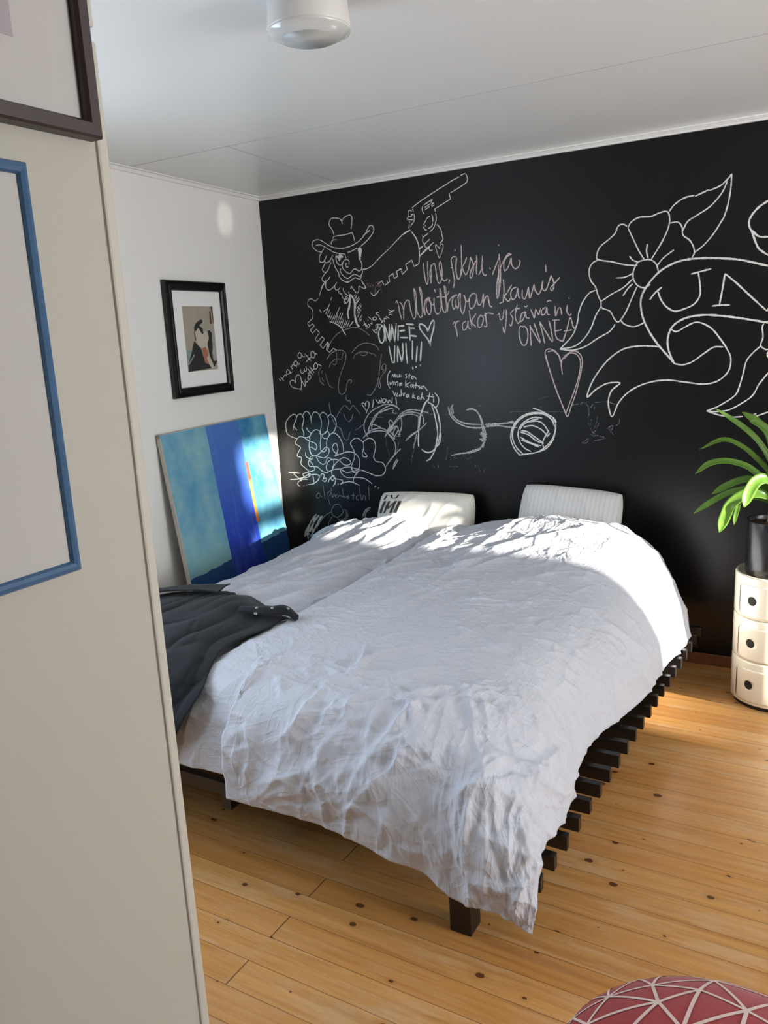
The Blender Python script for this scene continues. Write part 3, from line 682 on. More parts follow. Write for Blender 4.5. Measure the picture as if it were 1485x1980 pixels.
def letter_bar(p, q, w):
    (x0, z0), (x1, z1) = p, q; k = 8
    pts = [(x0 + (x1 - x0) * i / k, z0 + (z1 - z0) * i / k) for i in range(k + 1)]
    vs = []
    for x, z in pts: vs += [on_pillow(x - w / 2, z), on_pillow(x + w / 2, z)]
    b.add(vs, [(2 * i, 2 * i + 1, 2 * i + 3, 2 * i + 2) for i in range(k)])
zb, zt, sl = 0.045, 0.112, 0.022
letter_bar((-0.245, zb), (-0.245 + sl, zt), 0.019)
letter_bar((-0.215, zb), (-0.215 + sl, zt), 0.015); letter_bar((-0.215 + sl, zt), (-0.193, zb + 0.022), 0.011); letter_bar((-0.193, zb + 0.022), (-0.172 + sl, zt), 0.011); letter_bar((-0.172, zb), (-0.172 + sl, zt), 0.017)
letter_bar((-0.142, zb), (-0.142 + sl, zt), 0.020)
letter_bar((-0.232, 0.122), (-0.222, 0.150), 0.012); letter_bar((-0.245, 0.150), (-0.205, 0.151), 0.012)
for i in range(7):
    a0, a1 = math.pi * (1.0 + i / 7), math.pi * (1.0 + (i + 1) / 7)
    letter_bar((-0.168 + 0.022 * math.cos(a0), 0.150 + 0.024 * math.sin(a0)), (-0.168 + 0.022 * math.cos(a1), 0.150 + 0.024 * math.sin(a1)), 0.011)
b.build('printed_letters', M['lettering'], p2)
b = MB(); b.add([(0.262, -0.052, -0.085), (0.272, -0.048, -0.085), (0.264, -0.05, -0.03), (0.256, -0.053, -0.028), (0.262, -0.044, -0.085), (0.272, -0.040, -0.085), (0.264, -0.042, -0.03), (0.256, -0.045, -0.028)],
                [(0, 1, 2, 3), (7, 6, 5, 4), (0, 4, 5, 1), (1, 5, 6, 2), (2, 6, 7, 3), (3, 7, 4, 0)])
b.build('opening_strip', M['lettering'], p2)  # thin dark strip at the opening of the pillow cover

# ================================================================== STORAGE UNIT AND PLANT
DC, DR, DH = (-0.2578, 3.670), 0.160, 0.585
unit = thing('round_storage_unit', (DC[0], DC[1], 0.0), 'round cream plastic three tier storage unit standing at the black wall', 'storage unit')
b = MB(); b.lathe([(0.148, 0.0), (0.150, 0.004), (0.150, 0.018)], 96); b.build('base_ring', M['base_and_hole_shade'], unit, True)
tiers = [(0.016, 0.212), (0.212, 0.400), (0.400, 0.585)]
for z0, z1 in tiers:
    topm = z1 > 0.5
    b = MB()
    prof = [(0.150, z0 + 0.001), (0.1585, z0 + 0.004), (DR, z0 + 0.010), (DR, z1 - 0.008), (DR - 0.0015, z1 - 0.003), (DR - 0.0045, z1 - 0.0008)]
    if topm: prof += [(DR - 0.010, z1 + 0.0), (DR - 0.0135, z1 - 0.004), (DR - 0.0145, z1 - 0.016), (DR - 0.019, z1 - 0.019), (0.001, z1 - 0.019)]
    else: prof += [(0.10, z1)]
    b.lathe(prof, 120)
    b.build('tier_body', M['cream_plastic'], unit, True)
def door(zc, half_h, a_mid, a_half, hz, ha, hr):
    """curved sliding door with a round finger hole"""
    rad = DR + 0.0016
    Wd = a_half * rad; k = 0.018; n = 96
    outer = []
    for i in range(n):
        t = 2 * math.pi * i / n; c, s = math.cos(t), math.sin(t)
        m = min(Wd / max(abs(c), 1e-6), half_h / max(abs(s), 1e-6)); px, pz = c * m, s * m
        # rounded corners
        cx = max(abs(px) - (Wd - k), 0); cz = max(abs(pz) - (half_h - k), 0)
        if cx > 0 and cz > 0:
            l = math.hypot(cx, cz); px = math.copysign(Wd - k + cx * k / l, px) if l > k else px; pz = math.copysign(half_h - k + cz * k / l, pz) if l > k else pz
        outer.append((px, pz))
    hx = (ha - a_mid) * rad; hzz = hz - zc
    rings = []
    M_ = 12
    for j in range(M_ + 1):
        f = j / M_
        rings.append([(hx + hr * math.cos(2 * math.pi * i / n)) * (1 - f) + outer[i][0] * f for i in range(n)])
    ringz = [[(hzz + hr * math.sin(2 * math.pi * i / n)) * (1 - j / M_) + outer[i][1] * (j / M_) for i in range(n)] for j in range(M_ + 1)]
    b = MB(); vs = []
    def P(x, z, r): a = a_mid + x / rad; return (r * math.cos(a), r * math.sin(a), zc + z)
    for j in range(M_ + 1):
        rr_ = rad - (0.0012 if j == M_ else 0)
        vs += [P(rings[j][i], ringz[j][i], rr_) for i in range(n)]
    vs += [P(rings[M_][i] * 1.0, ringz[M_][i], rad - 0.004) for i in range(n)]
    vs += [P(rings[0][i], ringz[0][i], DR - 0.001) for i in range(n)]
    fs = []
    for j in range(M_ + 1):
        for i in range(n): i2 = (i + 1) % n; fs.append((j * n + i, j * n + i2, (j + 1) * n + i2, (j + 1) * n + i))
    for i in range(n): i2 = (i + 1) % n; fs.append(((M_ + 2) * n + i, (M_ + 2) * n + i2, i2, i))
    b.add(vs, fs)
    d = b.build('door', M['cream_plastic'], unit, True)
    # dark disc that paints the shade inside the finger hole
    b = MB(); vs = [P(hx, hzz, DR + 0.0004)] + [P(hx + hr * math.cos(2 * math.pi * i / 40), hzz + hr * math.sin(2 * math.pi * i / 40), DR + 0.0004) for i in range(40)]
    b.add(vs, [(0, 1 + i, 1 + (i + 1) % 40) for i in range(40)]); b.build('finger_hole_shade', M['base_and_hole_shade'], d)
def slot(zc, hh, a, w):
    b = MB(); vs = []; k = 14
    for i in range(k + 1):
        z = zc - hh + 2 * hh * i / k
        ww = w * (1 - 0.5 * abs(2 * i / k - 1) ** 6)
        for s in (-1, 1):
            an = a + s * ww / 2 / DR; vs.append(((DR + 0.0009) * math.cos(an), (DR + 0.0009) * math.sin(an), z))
    b.add(vs, [(2 * i, 2 * i + 1, 2 * i + 3, 2 * i + 2) for i in range(k)]); b.build('door_slot_shade', M['base_and_hole_shade'], unit)  # dark strip painting the shaded gap beside the door
AM, AH = R(-96), R(46)
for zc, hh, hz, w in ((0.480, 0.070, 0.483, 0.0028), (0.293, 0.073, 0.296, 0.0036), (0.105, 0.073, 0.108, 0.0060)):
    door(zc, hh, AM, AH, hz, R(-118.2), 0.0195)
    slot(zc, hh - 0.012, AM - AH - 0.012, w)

plant = thing('potted_plant', (-0.277, 3.662, 0.566), 'strap leaved green plant in a black pot on the cream storage unit', 'plant')
b = MB(); b.lathe([(0.094, 0.0), (0.099, 0.003), (0.104, 0.02), (0.1055, 0.238), (0.1045, 0.242), (0.101, 0.242), (0.0995, 0.236), (0.099, 0.20)], 72)
b.build('pot', M['black_pot'], plant, True)
a = np.linspace(0, 2 * np.pi, 48); rad = np.linspace(0, 0.099, 14)
Pg = np.zeros((14, 48, 3))
for i, r_ in enumerate(rad):
    Pg[i, :, 0] = r_ * np.cos(a); Pg[i, :, 1] = r_ * np.sin(a); Pg[i, :, 2] = 0.222 + 0.010 * perlin(Pg[i, :, 0] * 60, Pg[i, :, 1] * 60) + 0.01 * (1 - r_ / 0.099)
b = MB(); b.grid(Pg); b.build('soil', M['soil'], plant, True)
b = MB(); b.lathe([(0.030, 0.21), (0.026, 0.25), (0.022, 0.30), (0.019, 0.335)], 24); o = b.build('stem', M['stem'], plant, True)
def leaf(pts, w, roll=0.0, tip=1.0):
    """strap leaf along world points"""
    P_ = np.array(pts, float) - np.array([-0.277, 3.662, 0.566])
    t = np.linspace(0, len(P_) - 1, 34); C = catmull(P_, t)
    T_ = np.gradient(C, axis=0); T_ /= np.linalg.norm(T_, axis=1)[:, None]
    up = np.array([0.25 * math.sin(roll), -0.45, 1.0]); Sd = np.cross(T_, up); Sd /= np.linalg.norm(Sd, axis=1)[:, None] + 1e-9
    if roll:
        Nn = np.cross(Sd, T_); Sd = Sd * math.cos(roll) + Nn * math.sin(roll)
    Nn = np.cross(Sd, T_)
    f = np.linspace(0, 1, 34); wid = 1.15 * w * (0.55 + 0.45 * S(f / 0.35)) * np.clip(1 - np.clip((f - 0.80) / 0.20, 0, 1) ** 2.2, 0.04, 1)
    rows_ = []
    for k in np.linspace(-1, 1, 7): rows_.append(C + Sd * (wid * k / 2)[:, None] + Nn * (wid * 0.16 * (k * k - 0.3))[:, None])
    b = MB(); b.grid(np.stack(rows_, 1)); o = b.build('leaf', M['leaf'], plant, True)
    s = o.modifiers.new('thickness', 'SOLIDIFY'); s.thickness = 0.0016; s.offset = 0
    return o
B0 = (-0.277, 3.655, 0.86); B1 = (-0.277, 3.652, 0.92)
leaf([B0, (-0.290, 3.64, 1.02), (-0.312, 3.63, 1.085), (-0.359, 3.62, 1.155), (-0.424, 3.62, 1.212), (-0.517, 3.60, 1.280)], 0.020, 0.5)
leaf([B0, (-0.285, 3.65, 0.96), (-0.306, 3.64, 1.014), (-0.355, 3.63, 1.071), (-0.408, 3.62, 1.118), (-0.480, 3.60, 1.148), (-0.568, 3.58, 1.108)], 0.024, 0.15)
leaf([B0, (-0.290, 3.63, 0.955), (-0.336, 3.61, 1.002), (-0.392, 3.60, 1.042), (-0.464, 3.59, 1.060), (-0.529, 3.58, 1.048), (-0.581, 3.57, 1.005)], 0.026, 0.3)
leaf([B0, (-0.300, 3.64, 0.94), (-0.358, 3.63, 0.978), (-0.409, 3.63, 0.975), (-0.466, 3.62, 0.948), (-0.518, 3.61, 0.914)], 0.026, 0.55)
leaf([B0, (-0.310, 3.63, 0.925), (-0.375, 3.61, 0.945), (-0.452, 3.59, 0.925), (-0.517, 3.57, 0.886), (-0.581, 3.56, 0.836)], 0.022, 0.5)
leaf([B0, (-0.310, 3.60, 0.92), (-0.375, 3.57, 0.930), (-0.431, 3.55, 0.891), (-0.455, 3.545, 0.831), (-0.473, 3.54, 0.764)], 0.038, 0.5)
leaf([B0, (-0.283, 3.61, 0.955), (-0.312, 3.57, 0.995), (-0.344, 3.54, 0.985), (-0.368, 3.52, 0.937), (-0.378, 3.51, 0.885)], 0.040, 0.55)
leaf([B0, (-0.285, 3.68, 1.04), (-0.313, 3.69, 1.155), (-0.361, 3.70, 1.209), (-0.425, 3.71, 1.252)], 0.030, 0.35)
leaf([B0, (-0.282, 3.66, 1.06), (-0.305, 3.65, 1.16), (-0.349, 3.64, 1.209), (-0.385, 3.63, 1.222)], 0.034, 0.3)
leaf([B0, (-0.320, 3.62, 0.90), (-0.395, 3.60, 0.905), (-0.415, 3.59, 0.85), (-0.423, 3.585, 0.79)], 0.016, 0.4)
for ang, ln, hh in ((-70, 0.27, 0.24), (-35, 0.32, 0.30), (0, 0.30, 0.20), (25, 0.30, 0.33), (60, 0.26, 0.25), (-50, 0.24, 0.06), (10, 0.33, 0.10)):
    c_, s_ = math.cos(R(ang)), math.sin(R(ang)); q = 0.62 if s_ > 0.5 else 1.0
    leaf([B0] + [(-0.277 + c_ * ln * k * q, 3.655 + s_ * ln * k * q * 0.8, 0.86 + hh * math.sin(k * 2.1) * 1.15) for k in (0.2, 0.5, 0.8, 1.0)], 0.028, 0.0)

# ================================================================== WALL PIECES
# leaning painting
tdir = Vector((0.09859, -0.99513, 0)); wn_ = Vector((0.99513, 0.09859, 0))
PB = Vector((-2.963, 2.844, 0.0)) + wn_ * 0.185
lean = math.atan2(0.155, 1.22)
paint = thing('canvas_painting', PB, 'large abstract canvas in teal and blue bands leaning on the white wall', 'painting')
ex = Vector((-0.0986, 0.9951, 0)); ey = (wn_ * -1.0); ez = Vector((0, 0, 1))
ezl = (ez * math.cos(lean) + ey * math.sin(lean)); eyl = (ey * math.cos(lean) - ez * math.sin(lean))
paint.matrix_world = Matrix(((ex.x, eyl.x, ezl.x, PB.x), (ex.y, eyl.y, ezl.y, PB.y), (ex.z, eyl.z, ezl.z, PB.z), (0, 0, 0, 1)))
b = MB(); b.box((0.003, -0.002, 0.003), (0.942, 0.004, 1.232)); b.build('painted_canvas', M['canvas'], paint)
b = MB(); b.box((0, 0.0, 0), (0.945, 0.024, 0.02)); b.box((0, 0.0, 1.215), (0.945, 0.024, 1.235)); b.box((0, 0.0, 0), (0.02, 0.024, 1.235)); b.box((0.925, 0.0, 0), (0.945, 0.024, 1.235)); b.box((0.01, 0.010, 0.01), (0.935, 0.014, 1.22))
b.build('stretcher_edge', M['canvas_edge'], paint, bevel=0.002)

# framed print on the left wall: local x along the wall to the right, y out of the wall (towards the room is -y), z up
def wall_frame(name, origin, ex, out, label, cat, tilt=0.0):
    o = thing(name, origin, label, cat)
    ex = Vector(ex).normalized(); ey = -Vector(out).normalized(); ez = Vector((0, 0, 1))
    Mx = Matrix(((ex.x, ey.x, ez.x, origin[0]), (ex.y, ey.y, ez.y, origin[1]), (ex.z, ey.z, ez.z, origin[2]), (0, 0, 0, 1)))
    o.matrix_world = Mx @ Matrix.Rotation(tilt, 4, 'X')
    return o
def frame_mesh(W, H, w, d, prof):
    """mitred frame; prof = list of (inset, depth) from outer back to inner edge"""
    b = MB()
    for k in range(len(prof) - 1):
        (i0, d0), (i1, d1) = prof[k], prof[k + 1]
        c0 = [(i0, -d0, i0), (W - i0, -d0, i0), (W - i0, -d0, H - i0), (i0, -d0, H - i0)]
        c1 = [(i1, -d1, i1), (W - i1, -d1, i1), (W - i1, -d1, H - i1), (i1, -d1, H - i1)]
        b.add(c0 + c1, [(j, (j + 1) % 4, 4 + (j + 1) % 4, 4 + j) for j in range(4)])
    return b
FW, FH = 0.505, 0.578
pr = wall_frame('framed_print', (-2.9795 + 0.001, 3.008, 1.384), ex, wn_, 'black framed print of a robed figure on the white wall above the painting', 'picture')
frame_mesh(FW, FH, 0.05, 0.03, [(0.0, 0.0), (0.0, 0.022), (0.004, 0.027), (0.010, 0.027), (0.013, 0.023), (0.019, 0.023), (0.022, 0.030), (0.030, 0.033), (0.040, 0.031), (0.047, 0.024), (0.050, 0.018), (0.050, 0.012)]).build('frame', M['black_gloss'], pr)
box_obj('mat_board', (0.045, -0.014, 0.045), (FW - 0.045, -0.002, FH - 0.045), M['mat_white'], pr)
pu, pv, pw, ph = 0.128, 0.126, 0.256, 0.328
b = MB()
def tri(poly, mi, dy):
    vs = []
    for x, y in poly:
        v_ = (y - 318 - 22 * (x - 260) / 600) / (1571 - 318.0); v_ = min(max(v_, 0), 1)
        l_ = 260 + 105 * v_; r_ = 850 + 90 * v_; u_ = min(max((x - l_) / (r_ - l_), 0), 1)
        vs.append((pu + u_ * pw, -0.0145 - dy, pv + (1 - v_) * ph))
    b.add(vs, [tuple(range(len(vs)))], mi)
b.box((pu, -0.0145, pv), (pu + pw, -0.0138, pv + ph), 0)
tri([(810, 340), (850, 340), (880, 700), (855, 640), (850, 600)], 4, .0002)
tri([(780, 430), (815, 440), (830, 680), (800, 680)], 4, .0002)
tri([(335, 1150), (440, 1190), (410, 1330), (365, 1440)], 5, .0002)
tri([(480, 990), (560, 1090), (610, 1150), (690, 1440), (760, 1480), (810, 1560), (370, 1580), (365, 1450), (430, 1210)], 1, .0003)
tri([(745, 810), (790, 810), (830, 870), (825, 1000), (840, 1150), (825, 1260), (850, 1420), (930, 1430), (870, 1540), (780, 1320), (735, 1060), (770, 960)], 1, .0003)
tri([(835, 900), (890, 980), (910, 1200), (915, 1410), (860, 1390), (840, 1200), (860, 1050)], 6, .0004)
tri([(490, 830), (560, 760), (640, 880), (720, 800), (760, 960), (740, 1060), (730, 1180), (640, 1150), (560, 1090), (520, 980)], 2, .0004)
tri([(630, 1150), (700, 1120), (740, 1220), (760, 1470), (690, 1440), (650, 1260)], 3, .0005)
tri([(720, 1340), (760, 1300), (820, 1440), (860, 1560), (815, 1560), (740, 1420)], 2, .0006)
tri([(480, 740), (510, 660), (580, 600), (620, 585), (650, 610), (640, 660), (600, 680), (580, 700), (650, 770), (660, 860), (640, 880), (580, 770), (555, 745), (510, 815), (485, 800)], 1, .0006)
tri([(475, 800), (495, 830), (520, 985), (500, 990)], 1, .0006)
tri([(480, 1245), (485, 1270), (375, 1450), (365, 1430)], 6, .0006)
b.build('print', [M['print_beige'], M['print_black'], M['print_pale'], M['print_red'], M['print_brown'], M['print_teal'], M['print_grey']], pr)

# two frames on the hallway partition: along +y, facing +x
def hall_frame(y0, y1, z0, z1, w, prof, fm, mm, label, gap):
    o = wall_frame('picture_frame', (PX + 0.0005, y0, z0), (0, 1, 0), (1, 0, 0), label, 'picture')
    frame_mesh(y1 - y0, z1 - z0, w, 0.02, prof).build('frame', fm, o, bevel=0.0)
    box_obj('mat_board', (w * 0.8, -0.008, w * 0.8), (y1 - y0 - w * 0.8, -0.001, z1 - z0 - w * 0.8), mm, o)
    return o
o = hall_frame(0.20, 0.631, 1.8595, 2.36, 0.016, [(0, 0), (0, 0.016), (0.002, 0.019), (0.013, 0.019), (0.016, 0.015), (0.016, 0.006)], M['dark_brown'], M['mat_board'], 'dark brown framed picture high on the beige hallway wall', 0)
box_obj('print', (0.06, -0.0086, 0.075), (0.346, -0.0075, 0.43), M['mat_grey'], o)
o = hall_frame(0.20, 0.5405, 1.4285, 1.826, 0.0115, [(0, 0), (0, 0.009), (0.002, 0.012), (0.006, 0.0135), (0.0095, 0.012), (0.0115, 0.009), (0.0115, 0.006)], M['blue_frame'], M['mat_board'], 'thin blue framed picture on the beige hallway wall below the brown frame', 0)
box_obj('print', (0.06, -0.0086, 0.062), (0.2555, -0.0075, 0.32), M['mat_grey'], o)

# socket
sk = thing('wall_socket', (-0.632, WY - 0.001, 0.108), 'small black power socket low on the black wall beside the bed', 'socket')
b = MB(); b.box((-0.028, -0.012, -0.032), (0.028, 0.0, 0.032)); b.build('cover_plate', M['socket'], sk, bevel=0.004)
b = MB(); b.lathe([(0.019, 0.0), (0.019, 0.003), (0.016, 0.003), (0.016, 0.001)], 32); q = b.build('socket_ring', M['black_gloss'], sk, True); q.rotation_euler = (R(90), 0, 0); q.location = (0, -0.012, 0)

# ================================================================== CEILING LAMP
lamp = thing('ceiling_lamp', (-1.214, 1.812, CEIL), 'round white plastic ceiling lamp switched off', 'lamp')
b = MB(); b.lathe([(0.088, -0.001), (0.0935, -0.004), (0.0965, -0.012), (0.099, -0.05), (0.1015, -0.074), (0.1008, -0.0775)], 96); b.build('housing', M['lamp_white'], lamp, True)
b = MB(); b.lathe([(0.1008, -0.0775), (0.1016, -0.0795), (0.1006, -0.083), (0.072, -0.0955), (0.0675, -0.0965)], 96, caps=False); b.build('diffuser_rim', M['lamp_rim'], lamp, True)
b = MB(); b.lathe([(0.0675, -0.0965), (0.067, -0.0952), (0.065, -0.0948), (0.001, -0.0950)], 96); b.build('diffuser_disc', M['lamp_disc'], lamp, True)

# ================================================================== POUF
PC = (-0.112, 1.165)
pouf = thing('round_pouf', (PC[0], PC[1], 0.0), 'round red pouf with a pale network of lines on the pine floor', 'pouf')
def dome(r):
    """profile height at radius r"""
    q = min(r / 0.285, 1.0)
    return 0.395 + 0.068 * (1 - q ** 2.6) ** 0.62
prof = [(0.262, 0.012), (0.272, 0.02), (0.284, 0.10), (0.287, 0.25), (0.2865, 0.36)]
b = MB()
pr_ = prof + [(r_, dome(r_)) for r_ in (0.285, 0.2835, 0.281, 0.277, 0.271, 0.263, 0.252, 0.238, 0.22, 0.195, 0.165, 0.13, 0.09, 0.05, 0.02, 0.002)]
b.lathe(pr_, 96); b.build('seat_cushion', M['red_fabric'], pouf, True)
b = MB(); b.lathe([(0.255, 0.0), (0.258, 0.012)], 64); b.build('foot_ring', M['black_wood'], pouf, True)
# triangulated line pattern printed on the cover
rs = random.Random(12)
UR = 0.285 * 1.42
pts = []
while len(pts) < 92:
    a_ = rs.uniform(0, 2 * math.pi); q = UR * math.sqrt(rs.random()); p = Vector((q * math.cos(a_), q * math.sin(a_)))
    if all((p - w_).length > 0.050 for w_ in pts): pts.append(p)
def fold_point(p, off=0.0012):
    """flat cover coordinate -> point on the pouf (top, then down the side)"""
    q = p.length; a_ = math.atan2(p.y, p.x); lim = 0.292
    if q <= lim: r_ = 0.285 * math.sin(min(q / lim, 1) * math.pi / 2) ** 0.97; z = dome(r_) + off
    else: r_, z = 0.2875, 0.395 - (q - lim)
    return ((r_ + off * (q / UR)) * math.cos(a_), (r_ + off * (q / UR)) * math.sin(a_), z)
tri_ = delaunay_2d_cdt(pts, [], [], 0, 0.0001)
edges = set()
for f_ in tri_[2]:
    for i in range(len(f_)): e_ = tuple(sorted((f_[i], f_[(i + 1) % len(f_)]))); edges.add(e_)
b = MB(); vv_ = tri_[0]
for e_ in sorted(edges):
    p, q = Vector(vv_[e_[0]]), Vector(vv_[e_[1]])
    if (q - p).length > 0.20: continue
    dv = (q - p).normalized(); sd = Vector((-dv.y, dv.x)) * 0.0024; k = 14; vs = []
    for i in range(k + 1):
        c_ = p.lerp(q, i / k); vs += [fold_point(c_ - sd), fold_point(c_ + sd)]
    b.add(vs, [(2 * i, 2 * i + 1, 2 * i + 3, 2 * i + 2) for i in range(k)])
b.build('line_pattern', M['pink_line'], pouf, True)

